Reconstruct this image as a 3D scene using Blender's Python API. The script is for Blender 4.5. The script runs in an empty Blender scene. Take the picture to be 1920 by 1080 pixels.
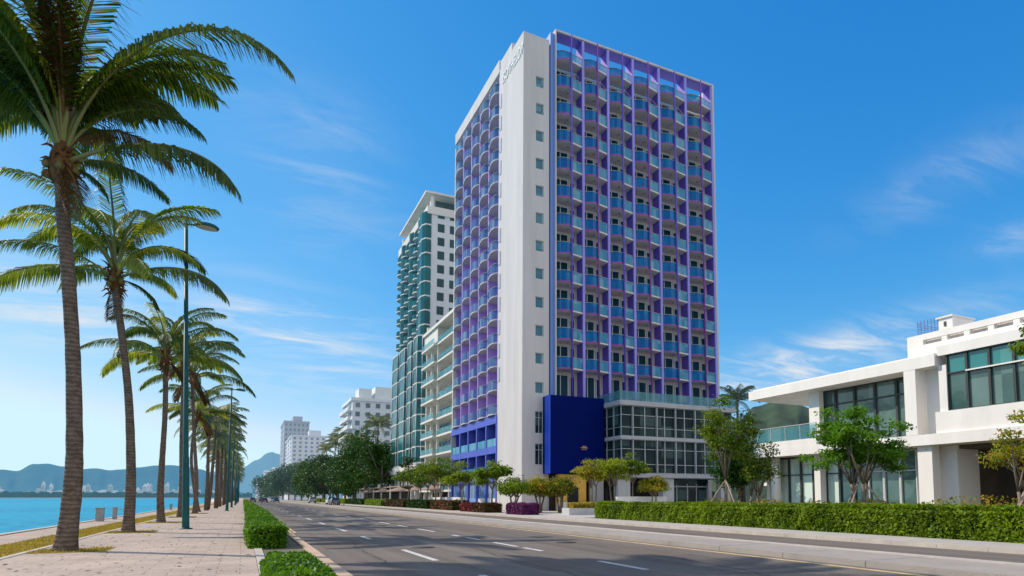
import bpy, math, random
import numpy as np
from math import sin, cos, pi, radians, sqrt, atan, atan2, tan
from mathutils import Vector, Matrix
random.seed(7)
rng = np.random.default_rng(7)
SC = bpy.context.scene
C = SC.collection

# ------------------------------------------------------------------ camera numbers and surveying helpers
F = 1200.0; CX = 1040.0; HZ = 933.0; TH = atan(.08); CY = HZ - F*tan(TH)
PSI = atan(585*cos(TH)/F); CAMH = 1.4
RV = (cos(PSI), -sin(PSI), 0.0); FH = (sin(PSI), cos(PSI), 0.0)
FW = (FH[0]*cos(TH), FH[1]*cos(TH), sin(TH)); UPV = (-FH[0]*sin(TH), -FH[1]*sin(TH), cos(TH))
def ray(px, py):
    a = (px-CX)/F; b = (CY-py)/F
    return tuple(FW[i]+a*RV[i]+b*UPV[i] for i in range(3))
def onX(px, py, x):
    d = ray(px, py); t = x/d[0]; return (x, d[1]*t, d[2]*t+CAMH)
def onY(px, py, y):
    d = ray(px, py); t = y/d[1]; return (d[0]*t, y, d[2]*t+CAMH)

# ------------------------------------------------------------------ materials
def lin(r, g, b):
    f = lambda c: (c/12.92 if c <= .04045 else ((c+.055)/1.055)**2.4)
    return (f(r/255), f(g/255), f(b/255))
MATS = {}
def mat(name, col, rough=.7, noise=.12, scale=1.5, bump=0.0, bscale=30, spec=.4, metal=0, haze=0, streak=0, col2=None, hazecol=(.30,.50,.72)):
    if name in MATS: return MATS[name]
    m = bpy.data.materials.new(name); m.use_nodes = True; MATS[name] = m
    nt = m.node_tree; N = nt.nodes; L = nt.links
    p = N['Principled BSDF']; p.inputs['Roughness'].default_value = rough
    p.inputs['Specular IOR Level'].default_value = spec; p.inputs['Metallic'].default_value = metal
    geo = N.new('ShaderNodeNewGeometry')
    n1 = N.new('ShaderNodeTexNoise'); n1.inputs['Scale'].default_value = scale; n1.inputs['Detail'].default_value = 6
    n1.inputs['Roughness'].default_value = .65
    if streak:
        mp = N.new('ShaderNodeMapping'); mp.inputs['Scale'].default_value = (1, 1, 1/streak)
        L.new(geo.outputs['Position'], mp.inputs[0]); L.new(mp.outputs[0], n1.inputs['Vector'])
    else: L.new(geo.outputs['Position'], n1.inputs['Vector'])
    r = N.new('ShaderNodeMapRange'); r.inputs['From Min'].default_value = .3; r.inputs['From Max'].default_value = .7
    L.new(n1.outputs[0], r.inputs['Value'])
    mx = N.new('ShaderNodeMix'); mx.data_type = 'RGBA'
    c2 = col2 if col2 else tuple(min(1, c*(1+noise)) for c in col)
    c1 = col if col2 else tuple(c*(1-noise) for c in col)
    mx.inputs['A'].default_value = (*c1, 1); mx.inputs['B'].default_value = (*c2, 1)
    L.new(r.outputs[0], mx.inputs['Factor']); L.new(mx.outputs['Result'], p.inputs['Base Color'])
    if bump:
        n2 = N.new('ShaderNodeTexNoise'); n2.inputs['Scale'].default_value = bscale; n2.inputs['Detail'].default_value = 4
        L.new(geo.outputs['Position'], n2.inputs['Vector'])
        b = N.new('ShaderNodeBump'); b.inputs['Strength'].default_value = bump; b.inputs['Distance'].default_value = .05
        L.new(n2.outputs[0], b.inputs['Height']); L.new(b.outputs[0], p.inputs['Normal'])
    if haze:  # aerial haze painted in as an even bluish emission
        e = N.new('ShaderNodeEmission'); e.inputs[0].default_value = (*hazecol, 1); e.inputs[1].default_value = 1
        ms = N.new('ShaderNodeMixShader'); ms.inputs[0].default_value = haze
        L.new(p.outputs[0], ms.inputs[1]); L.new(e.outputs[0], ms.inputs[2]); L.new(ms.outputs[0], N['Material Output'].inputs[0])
    return m
def leafmat(name, c_dark, c_light, trans=.35, objvar=.25, rough=.45, haze=0, spec=.16):
    if name in MATS: return MATS[name]
    m = bpy.data.materials.new(name); m.use_nodes = True; MATS[name] = m
    nt = m.node_tree; N = nt.nodes; L = nt.links
    p = N['Principled BSDF']; p.inputs['Roughness'].default_value = rough; p.inputs['Specular IOR Level'].default_value = spec
    geo = N.new('ShaderNodeNewGeometry'); oi = N.new('ShaderNodeObjectInfo')
    n1 = N.new('ShaderNodeTexNoise'); n1.inputs['Scale'].default_value = .9; n1.inputs['Detail'].default_value = 3
    L.new(geo.outputs['Position'], n1.inputs['Vector'])
    def math_(op, a, b):
        q = N.new('ShaderNodeMath'); q.operation = op
        for i, v in enumerate((a, b)):
            if isinstance(v, (int, float)): q.inputs[i].default_value = v
            else: L.new(v, q.inputs[i])
        return q.outputs[0]
    f = math_('ADD', math_('MULTIPLY', geo.outputs['Random Per Island'], .55), math_('MULTIPLY', math_('SUBTRACT', n1.outputs[0], .35), 1.1))
    f = math_('ADD', f, math_('MULTIPLY', math_('SUBTRACT', oi.outputs['Random'], .5), objvar*2))
    cl = N.new('ShaderNodeClamp'); L.new(f, cl.inputs[0])
    mx = N.new('ShaderNodeMix'); mx.data_type = 'RGBA'
    mx.inputs['A'].default_value = (*c_dark, 1); mx.inputs['B'].default_value = (*c_light, 1)
    L.new(cl.outputs[0], mx.inputs['Factor']); L.new(mx.outputs['Result'], p.inputs['Base Color'])
    t = N.new('ShaderNodeBsdfTranslucent')
    mt = N.new('ShaderNodeMix'); mt.data_type = 'RGBA'; mt.blend_type = 'MULTIPLY'; mt.inputs['Factor'].default_value = 1
    L.new(mx.outputs['Result'], mt.inputs['A']); mt.inputs['B'].default_value = (2.2, 2.0, .9, 1)
    L.new(mt.outputs['Result'], t.inputs[0])
    ms = N.new('ShaderNodeMixShader'); ms.inputs[0].default_value = trans
    L.new(p.outputs[0], ms.inputs[1]); L.new(t.outputs[0], ms.inputs[2])
    out = ms.outputs[0]
    if haze:  # distance haze put into the leaf colour by flat emission
        e = N.new('ShaderNodeEmission'); e.inputs[0].default_value = (.20, .36, .50, 1)
        m2 = N.new('ShaderNodeMixShader'); m2.inputs[0].default_value = haze
        L.new(out, m2.inputs[1]); L.new(e.outputs[0], m2.inputs[2]); out = m2.outputs[0]
    L.new(out, N['Material Output'].inputs[0])
    return m
def glassmat(name, col, rough=.06, see=0.0, var=.5, light=(.35,.38,.36), spec=.6, cell=(1.2,1.2,3.2), thresh=.6, haze=0):
    """window glass over a room: dark rooms, here and there a pale curtain or painted reflection, reflections of the sky"""
    if name in MATS: return MATS[name]
    m = bpy.data.materials.new(name); m.use_nodes = True; MATS[name] = m
    nt = m.node_tree; N = nt.nodes; L = nt.links
    p = N['Principled BSDF']; p.inputs['Roughness'].default_value = rough; p.inputs['Specular IOR Level'].default_value = spec
    geo = N.new('ShaderNodeNewGeometry')
    sn = N.new('ShaderNodeVectorMath'); sn.operation = 'SNAP'; sn.inputs[1].default_value = cell
    L.new(geo.outputs['Position'], sn.inputs[0])
    wn = N.new('ShaderNodeTexWhiteNoise'); L.new(sn.outputs[0], wn.inputs[0])
    rr = N.new('ShaderNodeMapRange'); rr.inputs['From Min'].default_value = thresh; rr.inputs['From Max'].default_value = 1
    rr.inputs['To Max'].default_value = var; L.new(wn.outputs[0], rr.inputs[0])
    n1 = N.new('ShaderNodeTexNoise'); n1.inputs['Scale'].default_value = .6; n1.inputs['Detail'].default_value = 5
    L.new(geo.outputs['Position'], n1.inputs['Vector'])
    ad = N.new('ShaderNodeMath'); ad.operation = 'MULTIPLY_ADD'; ad.inputs[1].default_value = .35
    L.new(n1.outputs[0], ad.inputs[0]); L.new(rr.outputs[0], ad.inputs[2])
    sb = N.new('ShaderNodeMath'); sb.operation = 'SUBTRACT'; sb.inputs[1].default_value = .14; sb.use_clamp = True; L.new(ad.outputs[0], sb.inputs[0])
    mx = N.new('ShaderNodeMix'); mx.data_type = 'RGBA'
    mx.inputs['A'].default_value = (*col, 1); mx.inputs['B'].default_value = (*light, 1)
    L.new(sb.outputs[0], mx.inputs['Factor']); L.new(mx.outputs['Result'], p.inputs['Base Color'])
    b = N.new('ShaderNodeBump'); b.inputs['Strength'].default_value = .06; b.inputs['Distance'].default_value = .2
    n3 = N.new('ShaderNodeTexNoise'); n3.inputs['Scale'].default_value = .8; L.new(geo.outputs['Position'], n3.inputs['Vector'])
    L.new(n3.outputs[0], b.inputs['Height']); L.new(b.outputs[0], p.inputs['Normal'])
    out = p.outputs[0]
    if see:
        t = N.new('ShaderNodeBsdfTransparent'); t.inputs[0].default_value = (.75, .95, .97, 1)
        ms = N.new('ShaderNodeMixShader'); ms.inputs[0].default_value = see
        L.new(out, ms.inputs[1]); L.new(t.outputs[0], ms.inputs[2]); out = ms.outputs[0]
    if haze:  # flat emission paints the haze over distant glass
        e = N.new('ShaderNodeEmission'); e.inputs[0].default_value = (.30, .50, .72, 1)
        m2 = N.new('ShaderNodeMixShader'); m2.inputs[0].default_value = haze
        L.new(out, m2.inputs[1]); L.new(e.outputs[0], m2.inputs[2]); out = m2.outputs[0]
    L.new(out, N['Material Output'].inputs[0])
    return m

# ------------------------------------------------------------------ mesh builder and object helpers
class MB:
    def __init__(s): s.v = []; s.f = []; s.m = []; s.sm = []
    def add(s, vs, fs, mi=0, smooth=False):
        o = len(s.v); s.v += [tuple(v) for v in vs]
        for f in fs: s.f.append(tuple(i+o for i in f)); s.m.append(mi); s.sm.append(smooth)
        return s
    def box(s, x0, x1, y0, y1, z0, z1, mi=0):
        if x0 > x1: x0, x1 = x1, x0
        if y0 > y1: y0, y1 = y1, y0
        if z0 > z1: z0, z1 = z1, z0
        v = [(x0,y0,z0),(x1,y0,z0),(x1,y1,z0),(x0,y1,z0),(x0,y0,z1),(x1,y0,z1),(x1,y1,z1),(x0,y1,z1)]
        return s.add(v, [(0,3,2,1),(4,5,6,7),(0,1,5,4),(1,2,6,5),(2,3,7,6),(3,0,4,7)], mi)
    def prism(s, poly, z0, z1, mi=0, side_mi=None):
        n = len(poly); v = [(x,y,z0) for x,y in poly]+[(x,y,z1) for x,y in poly]
        s.add(v, [tuple(range(n-1,-1,-1)), tuple(range(n,2*n))], mi)
        for i in range(n):
            j = (i+1) % n
            s.add([v[i], v[j], v[n+j], v[n+i]], [(0,1,2,3)], mi if side_mi is None else (side_mi[i] if isinstance(side_mi, list) else side_mi))
        return s
    def tube(s, pts, rad, n=8, mi=0, cap=True):
        pts = [Vector(p) for p in pts]
        if not hasattr(rad, '__len__'): rad = [rad]*len(pts)
        vs = []; prev = None
        for i, p in enumerate(pts):
            t = (pts[min(i+1, len(pts)-1)]-pts[max(i-1, 0)])
            if t.length < 1e-9: t = Vector((0,0,1))
            t.normalize()
            if prev is None:
                a = Vector((0,0,1)) if abs(t.z) < .9 else Vector((1,0,0)); u = t.cross(a).normalized()
            else: u = (prev - t*prev.dot(t)).normalized()
            prev = u; w = t.cross(u)
            for k in range(n):
                an = 2*pi*k/n; vs.append(p+(u*cos(an)+w*sin(an))*rad[i])
        fs = []
        for i in range(len(pts)-1):
            for k in range(n):
                a = i*n+k; b = i*n+(k+1) % n; fs.append((a, b, b+n, a+n))
        if cap: fs.append(tuple(range(n-1,-1,-1))); fs.append(tuple(range((len(pts)-1)*n, len(pts)*n)))
        return s.add(vs, fs, mi, True)
    def lathe(s, prof, n=16, cx=0, cy=0, mi=0, sx=1, sy=1):
        vs = []
        for r, z in prof:
            for k in range(n): vs.append((cx+r*sx*cos(2*pi*k/n), cy+r*sy*sin(2*pi*k/n), z))
        fs = []
        for i in range(len(prof)-1):
            for k in range(n):
                a = i*n+k; b = i*n+(k+1) % n; fs.append((a, b, b+n, a+n))
        fs.append(tuple(range(n-1,-1,-1))); fs.append(tuple(range((len(prof)-1)*n, len(prof)*n)))
        return s.add(vs, fs, mi, True)
    def mesh(s, name, mats, off=(0,0,0)):
        me = bpy.data.meshes.new(name)
        vs = s.v if off == (0,0,0) else [(x-off[0], y-off[1], z-off[2]) for x,y,z in s.v]
        me.from_pydata(vs, [], s.f)
        for m in (mats if isinstance(mats, (list, tuple)) else [mats]): me.materials.append(m)
        me.polygons.foreach_set('material_index', s.m); me.polygons.foreach_set('use_smooth', s.sm)
        me.update(); return me
    def build(s, name, mats, parent=None, local=False):
        """world coordinates, unless local=True: then relative to the parent"""
        off = (0,0,0)
        if parent is not None and not local: off = tuple(world_loc(parent))
        return link(name, s.mesh(name, mats, off), parent)
def world_loc(o):
    l = Vector((0,0,0))
    while o is not None: l += o.location; o = o.parent
    return l
def link(name, me, parent=None, loc=(0,0,0), rz=0):
    o = bpy.data.objects.new(name, me); C.objects.link(o)
    if parent is not None: o.parent = parent
    o.location = loc; o.rotation_euler = (0,0,rz); return o
def tag(o, label=None, cat=None, group=None, kind=None):
    if label: o['label'] = label
    if cat: o['category'] = cat
    if group: o['group'] = group
    if kind: o['kind'] = kind
    return o
def thing(name, label, cat, loc=(0,0,0), rz=0, group=None):
    return tag(link(name, None, None, loc, rz), label, cat, group)
def struct(name, mb, mats): return tag(mb.build(name, mats), kind='structure')
def copy_tree(o, parent=None):
    c = o.copy(); C.objects.link(c); c.parent = parent
    for ch in list(o.children): copy_tree(ch, c)
    return c
def quads_mesh(name, P, mats):
    """P: (n,4,3) array of quads -> mesh"""
    n = len(P); me = bpy.data.meshes.new(name)
    me.vertices.add(n*4); me.vertices.foreach_set('co', P.reshape(-1).astype(np.float32))
    me.loops.add(n*4); me.loops.foreach_set('vertex_index', np.arange(n*4, dtype=np.int32))
    me.polygons.add(n); me.polygons.foreach_set('loop_start', np.arange(0, n*4, 4, dtype=np.int32))
    me.polygons.foreach_set('loop_total', np.full(n, 4, dtype=np.int32))
    for m in (mats if isinstance(mats, (list, tuple)) else [mats]): me.materials.append(m)
    me.update(calc_edges=True); return me
def leaf_quads(pos, size, out=None, up=.5, aspect=.55):
    """a pointed leaf quad at every position; out = preferred outward normals"""
    n = len(pos)
    nrm = rng.normal(size=(n,3))*.7
    nrm[:,2] += up
    if out is not None: nrm += out*.8
    nrm /= np.linalg.norm(nrm, axis=1)[:,None]+1e-9
    d = rng.normal(size=(n,3)); d -= nrm*np.sum(d*nrm, axis=1)[:,None]; d /= np.linalg.norm(d, axis=1)[:,None]+1e-9
    w = np.cross(nrm, d); s = size*rng.uniform(.6, 1.3, n)[:,None]
    return np.stack([pos-d*s*.5, pos+w*s*aspect*.5-nrm*s*.08, pos+d*s*.5-nrm*s*.05, pos-w*s*aspect*.5-nrm*s*.08], axis=1)

# ------------------------------------------------------------------ palette
M_white = mat('white_paint', (.74,.73,.71), .75, .06, .35, .08, 25, streak=4)
M_hotelwhite = mat('hotel_render_wall', (.56,.53,.52), .85, .11, .5, .08, 20, streak=9)
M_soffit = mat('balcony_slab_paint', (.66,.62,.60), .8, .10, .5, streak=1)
M_cream = mat('cream_paint', (.70,.66,.59), .8, .08, .4, streak=4)
M_purple = mat('purple_paint', (.15,.085,.50), .6, .14, .5, streak=3)
M_violet = mat('violet_paint', (.52,.34,.80), .6, .10, .4, streak=3)
M_lav = mat('lavender_edge_paint', (.30,.28,.72), .6, .15, .12)
M_magenta = mat('plum_edge_paint', (.24,.06,.34), .5, .12, .5)
M_blue = mat('cobalt_paint', (.08,.12,.52), .55, .10, .4, streak=3)
M_strip = mat('blue_strip_paint', (.13,.25,.62), .5, .10, .15, streak=4)
M_navy = mat('shaded_blue_cladding', (.001,.008,.11), .7, .10, .3, spec=.04)
M_rail = glassmat('teal_railing_glass', (.002,.12,.38), .10, see=.20, var=.4, light=(.02,.33,.55), spec=.10, cell=(.45,.45,3.3), thresh=.5)
M_rail2 = glassmat('pale_railing_glass', (.03,.29,.48), .15, see=.3, var=.45, light=(.38,.70,.78), spec=.2, cell=(.5,.5,3.3), thresh=.3)
M_rail3 = glassmat('slate_blue_railing_glass', (.03,.14,.30), .12, see=.42, var=.6, light=(.35,.55,.68), spec=.3, cell=(.5,.45,2.835), thresh=.45)
M_door = glassmat('balcony_door_glass', (.001,.035,.058), .06, var=.25, light=(.05,.15,.20), spec=.04, cell=(1.1,1.1,3.2), thresh=.75)
M_winglass = glassmat('stair_window_glass', (.02,.13,.20), .05, var=.4, light=(.25,.55,.56), spec=.5)
M_podglass = glassmat('podium_glass', (.006,.020,.024), .04, var=.6, light=(.10,.17,.17), spec=.10, cell=(1.37,1.3,1.15), thresh=.5)  # pale cells are reflections painted into the panes
M_tealglass = glassmat('teal_tower_glass', (.0,.065,.066), .15, var=.5, light=(.0,.19,.19), cell=(2.2,2.2,3.1), thresh=.2, spec=.25, haze=.03)
M_tealdark = glassmat('teal_window_glass', (.0,.03,.027), .15, spec=.25, var=.3, light=(.02,.16,.15), cell=(2.2,2.2,3.1), haze=.04)
M_frame = mat('pale_window_frame', (.55,.56,.56), .5, .06)
M_dframe = mat('dark_window_frame', (.05,.055,.055), .5, .06)
M_steel = mat('grey_steel', (.42,.44,.45), .5, .1, 2, metal=.2)
M_conc = mat('concrete', (.42,.39,.35), .9, .16, 1.2, .3, 40)
M_dark = mat('dark_interior', (.025,.022,.02), .8, .3)
M_teal = mat('teal_pole_paint', (.006,.085,.09), .5, .2, 3, spec=.25)
M_lampglass = mat('lamp_lens', (.62,.55,.42), .3, .05)
M_yellowlight = mat('yellow_light_wall', (.85,.50,.10), .7, .15, 1)
M_stone = mat('planter_stone', (.50,.50,.50), .85, .1, 2, .2)
M_bark = mat('palm_bark', (.14,.10,.075), .95, .4, 5, 1.0, 14, spec=.1, col2=(.33,.27,.22))
M_wood = mat('tree_bark', (.16,.12,.09), .95, .3, 6, .6, 25, spec=.1, col2=(.32,.26,.20))
M_stake = mat('weathered_pole', (.34,.27,.20), .9, .25, 8, .3)
M_husk = mat('palm_fibre', (.10,.045,.02), .95, .4, 8, 1, 30, spec=.1, col2=(.26,.13,.05))
M_frond = leafmat('palm_leaf', (.018,.050,.006), (.15,.20,.020), .40, .3, spec=.4)
M_frondy = leafmat('yellow_palm_leaf', (.05,.10,.010), (.34,.36,.045), .48, .35, spec=.4)  # paler yellow leaf of older fronds
M_deadleaf = leafmat('dead_palm_leaf', (.05,.025,.010), (.24,.13,.055), .3, .2)
M_frondfar = leafmat('far_palm_leaf', (.035,.065,.015), (.19,.20,.045), .35, .3, haze=.05)
M_rachis = mat('frond_rib', (.20,.20,.06), .6, .2)
M_leafA = leafmat('yellow_green_leaf', (.035,.09,.006), (.31,.37,.03), .45)
M_leafC = leafmat('bright_green_leaf', (.008,.04,.003), (.12,.28,.012), .38)
M_leafD = leafmat('dark_green_leaf', (.004,.020,.002), (.040,.125,.008), .22, .15)
M_leafD2 = leafmat('avenue_leaf', (.007,.030,.005), (.06,.13,.015), .25, .2, haze=.015)
M_leafF = leafmat('distant_leaf', (.012,.04,.012), (.06,.11,.03), .25, .15, haze=.07)
M_hedge = leafmat('hedge_leaf', (.014,.05,.003), (.26,.38,.015), .3, .1)
M_hedge2 = leafmat('verge_hedge_leaf', (.012,.06,.003), (.17,.36,.010), .3, .1)
M_red = leafmat('maroon_leaf', (.05,.012,.015), (.26,.05,.05), .25, .2)
M_plum = leafmat('plum_leaf', (.05,.012,.06), (.20,.04,.18), .25, .1)
M_orange = leafmat('orange_tipped_leaf', (.12,.10,.01), (.55,.28,.05), .35, .2)
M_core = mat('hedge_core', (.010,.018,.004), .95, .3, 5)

# ------------------------------------------------------------------ world, sun, camera
SUN_AZ = radians(-49); SUN_EL = radians(41)      # azimuth measured clockwise from +Y
w = bpy.data.worlds.new('World'); SC.world = w; w.use_nodes = True
N = w.node_tree.nodes; L = w.node_tree.links
bg = N['Background']; bg.inputs[1].default_value = .13
sky = N.new('ShaderNodeTexSky'); sky.sky_type = 'NISHITA'; sky.sun_disc = False
sky.sun_elevation = SUN_EL; sky.sun_rotation = SUN_AZ; sky.air_density = 1.0; sky.dust_density = .35; sky.ozone_density = 3.0
tc = N.new('ShaderNodeTexCoord')
def mth(op, a, b=0.0, clamp=False):
    q = N.new('ShaderNodeMath'); q.operation = op; q.use_clamp = clamp
    for i, v in enumerate((a, b)):
        if isinstance(v, (int, float)): q.inputs[i].default_value = v
        else: L.new(v, q.inputs[i])
    return q.outputs[0]
sc_ = N.new('ShaderNodeSeparateColor'); L.new(sky.outputs[0], sc_.inputs[0]); cc_ = N.new('ShaderNodeCombineColor')
for i, (g_, k_, m_) in enumerate(((1.9, 1.6, .66), (.86, .95, .92), (.48, 1.06, 1.0))):     # clear, saturated tropical air
    L.new(mth('MINIMUM', mth('MULTIPLY', mth('POWER', mth('MULTIPLY', sc_.outputs[i], .13), g_), k_/.13), m_/.13), cc_.inputs[i])
sep = N.new('ShaderNodeSeparateXYZ'); L.new(tc.outputs['Generated'], sep.inputs[0])
zz = mth('MAXIMUM', sep.outputs[2], .03)
cb = N.new('ShaderNodeCombineXYZ'); L.new(mth('DIVIDE', sep.outputs[0], mth('ADD', zz, .12)), cb.inputs[0]); L.new(mth('DIVIDE', sep.outputs[1], mth('ADD', zz, .12)), cb.inputs[1])
mp = N.new('ShaderNodeMapping'); mp.inputs['Rotation'].default_value = (0,0,radians(20)); mp.inputs['Scale'].default_value = (1.0, 2.6, 1)
L.new(cb.outputs[0], mp.inputs[0])
cn = N.new('ShaderNodeTexNoise'); cn.inputs['Scale'].default_value = 2.2; cn.inputs['Detail'].default_value = 9; cn.inputs['Roughness'].default_value = .62; cn.inputs['Distortion'].default_value = .6
L.new(mp.outputs[0], cn.inputs['Vector'])
cr = N.new('ShaderNodeMapRange'); cr.inputs['From Min'].default_value = .42; cr.inputs['From Max'].default_value = .78
L.new(cn.outputs[0], cr.inputs[0])
tot = None
# direction, angular half-size along / across (radians), tilt, weight of each drift of thin cirrus
def cloud_patch(px, py, su, sv, tilt, wt):
    global tot
    d = Vector(ray(px, py)).normalized()
    u = d.cross(Vector((0,0,1))).normalized(); v = u.cross(d).normalized()
    uu = u*cos(tilt)+v*sin(tilt); vv = v*cos(tilt)-u*sin(tilt)
    def dot(vec):
        q = N.new('ShaderNodeVectorMath'); q.operation = 'DOT_PRODUCT'; L.new(tc.outputs['Generated'], q.inputs[0]); q.inputs[1].default_value = vec; return q.outputs['Value']
    a = mth('DIVIDE', dot(uu), su); b = mth('DIVIDE', dot(vv), sv)
    g = mth('ADD', mth('MULTIPLY', a, a), mth('MULTIPLY', b, b))
    g = mth('MULTIPLY', mth('POWER', 2.718, mth('MULTIPLY', g, -1.0)), wt)
    g = mth('MULTIPLY', g, mth('GREATER_THAN', dot(d), 0))
    tot = g if tot is None else mth('ADD', tot, g)
for a in [(90,575,.11,.04,-.1,1.15),(600,640,.14,.05,-.35,.95),(470,600,.08,.03,-.2,.5),(560,330,.10,.06,-.9,.36),(640,270,.05,.06,.9,.33),(1580,655,.17,.03,.2,1.0),
          (1800,320,.10,.032,.28,.5),(1900,445,.06,.02,.1,.5),(1480,690,.12,.03,.1,.7),(700,420,.08,.03,0,.2),(450,700,.2,.03,-.2,.3)]: cloud_patch(*a)
cm = mth('MULTIPLY', tot, mth('ADD', cr.outputs[0], .10), True)
cm = mth('MULTIPLY', cm, .85)
# unseen bright cloud added behind the camera, filling the shaded faces
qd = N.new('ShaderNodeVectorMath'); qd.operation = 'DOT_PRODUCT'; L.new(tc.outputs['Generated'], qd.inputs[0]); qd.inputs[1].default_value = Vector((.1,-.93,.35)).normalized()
fill_cloud = N.new('ShaderNodeMapRange'); fill_cloud.interpolation_type = 'SMOOTHSTEP'; fill_cloud.inputs['From Min'].default_value = .15; fill_cloud.inputs['From Max'].default_value = .75; L.new(qd.outputs['Value'], fill_cloud.inputs[0])
mixc = N.new('ShaderNodeMix'); mixc.data_type = 'RGBA'; L.new(cm, mixc.inputs['Factor'])
L.new(cc_.outputs[0], mixc.inputs['A']); mixc.inputs['B'].default_value = (6.4, 6.5, 6.6, 1)
mixb = N.new('ShaderNodeMix'); mixb.data_type = 'RGBA'; L.new(mth('MULTIPLY', fill_cloud.outputs[0], mth('ADD', mth('MULTIPLY', cr.outputs[0], .5), .5)), mixb.inputs['Factor'])
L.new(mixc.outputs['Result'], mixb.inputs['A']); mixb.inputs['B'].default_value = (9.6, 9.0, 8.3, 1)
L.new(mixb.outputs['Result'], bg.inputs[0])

sl = bpy.data.lights.new('sun', 'SUN'); sl.energy = 4.3; sl.angle = radians(.53); sl.color = (1, .89, .75)
so = bpy.data.objects.new('sun', sl); C.objects.link(so)
to_sun = Vector((sin(SUN_AZ)*cos(SUN_EL), cos(SUN_AZ)*cos(SUN_EL), sin(SUN_EL)))
so.rotation_euler = to_sun.to_track_quat('Z', 'Y').to_euler(); so.location = (0,0,60)

cam = bpy.data.cameras.new('camera'); co = bpy.data.objects.new('camera', cam); C.objects.link(co); SC.camera = co
cam.lens = F*36/1920; cam.sensor_width = 36; cam.shift_x = -(CX-960)/1920; cam.shift_y = (CY-540)/1920
cam.clip_start = .1; cam.clip_end = 12000
co.location = (0,0,CAMH)
co.matrix_world = Matrix(((RV[0],UPV[0],-FW[0],0),(RV[1],UPV[1],-FW[1],0),(RV[2],UPV[2],-FW[2],CAMH),(0,0,0,1)))
SC.view_settings.view_transform = 'Standard'; SC.view_settings.look = 'None'; SC.view_settings.exposure = 0; SC.view_settings.gamma = 1
SC.render.engine = 'CYCLES'

# ================================================================== THE SETTING
RZ = -.12       # road level
# ---- paving material with running tiles
def paving():
    m = mat('pale_paving', (.44,.35,.285), .85, .17, .6)
    nt = m.node_tree; N = nt.nodes; L = nt.links; p = N['Principled BSDF']
    geo = N.new('ShaderNodeNewGeometry')
    b = N.new('ShaderNodeTexBrick'); b.inputs['Scale'].default_value = 1; b.inputs['Brick Width'].default_value = .8; b.inputs['Row Height'].default_value = .4
    b.inputs['Mortar Size'].default_value = .012; b.inputs['Color1'].default_value = (1.04,1.02,1,1); b.inputs['Color2'].default_value = (.90,.90,.91,1); b.inputs['Mortar'].default_value = (.55,.53,.5,1)
    L.new(geo.outputs['Position'], b.inputs['Vector'])
    n = N.new('ShaderNodeTexNoise'); n.inputs['Scale'].default_value = 9; n.inputs['Detail'].default_value = 6; L.new(geo.outputs['Position'], n.inputs['Vector'])
    src = [l for l in L if l.to_socket == p.inputs['Base Color']][0].from_socket
    mx = N.new('ShaderNodeMix'); mx.data_type = 'RGBA'; mx.blend_type = 'MULTIPLY'; mx.inputs['Factor'].default_value = 1
    L.new(src, mx.inputs['A']); L.new(b.outputs[0], mx.inputs['B'])
    m2 = N.new('ShaderNodeMix'); m2.data_type = 'RGBA'; m2.blend_type = 'OVERLAY'; m2.inputs['Factor'].default_value = .35
    L.new(mx.outputs['Result'], m2.inputs['A']); L.new(n.outputs[0], m2.inputs['B']); L.new(m2.outputs['Result'], p.inputs['Base Color'])
    bp = N.new('ShaderNodeBump'); bp.inputs['Strength'].default_value = .3; bp.inputs['Distance'].default_value = .01
    L.new(b.outputs['Fac'], bp.inputs['Height']); bp.invert = True; L.new(bp.outputs[0], p.inputs['Normal'])
    return m
M_pave = paving()
M_kerb = mat('kerb_stone', (.48,.42,.36), .85, .14, 1.5, .2)
M_kerbr = mat('ochre_gutter_stone', (.50,.36,.25), .85, .2, 2, .2)
M_median = mat('median_concrete', (.34,.30,.265), .9, .12, .8, .3, 30)
M_line = mat('white_road_paint', (.56,.54,.51), .8, .32, 9)
M_yline = mat('yellow_road_paint', (.62,.44,.20), .75, .25, 2.0)
def asphalt():
    m = mat('asphalt', (.175,.150,.130), .82, .12, .25, .35, 90, spec=.12)
    nt = m.node_tree; N = nt.nodes; L = nt.links; p = N['Principled BSDF']
    geo = N.new('ShaderNodeNewGeometry')
    mp = N.new('ShaderNodeMapping'); mp.inputs['Scale'].default_value = (1.1, .018, 1); L.new(geo.outputs['Position'], mp.inputs[0])
    n = N.new('ShaderNodeTexNoise'); n.inputs['Scale'].default_value = 1.3; n.inputs['Detail'].default_value = 5; L.new(mp.outputs[0], n.inputs['Vector'])
    n3 = N.new('ShaderNodeTexNoise'); n3.inputs['Scale'].default_value = 55; n3.inputs['Detail'].default_value = 2; L.new(geo.outputs['Position'], n3.inputs['Vector'])
    src = [l for l in L if l.to_socket == p.inputs['Base Color']][0].from_socket
    mx = N.new('ShaderNodeMix'); mx.data_type = 'RGBA'; mx.blend_type = 'OVERLAY'; mx.inputs['Factor'].default_value = .55
    L.new(src, mx.inputs['A']); L.new(n.outputs[0], mx.inputs['B'])
    m2 = N.new('ShaderNodeMix'); m2.data_type = 'RGBA'; m2.blend_type = 'OVERLAY'; m2.inputs['Factor'].default_value = .5
    L.new(mx.outputs['Result'], m2.inputs['A']); L.new(n3.outputs[0], m2.inputs['B']); L.new(m2.outputs['Result'], p.inputs['Base Color'])
    return m
M_asph = asphalt()
M_earth = mat('earth', (.16,.14,.09), .95, .25, .3, .3, 8)
M_grass = mat('dry_turf', (.20,.17,.045), .95, .3, 1.5, .6, 40, col2=(.36,.27,.07), spec=.1)

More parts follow.
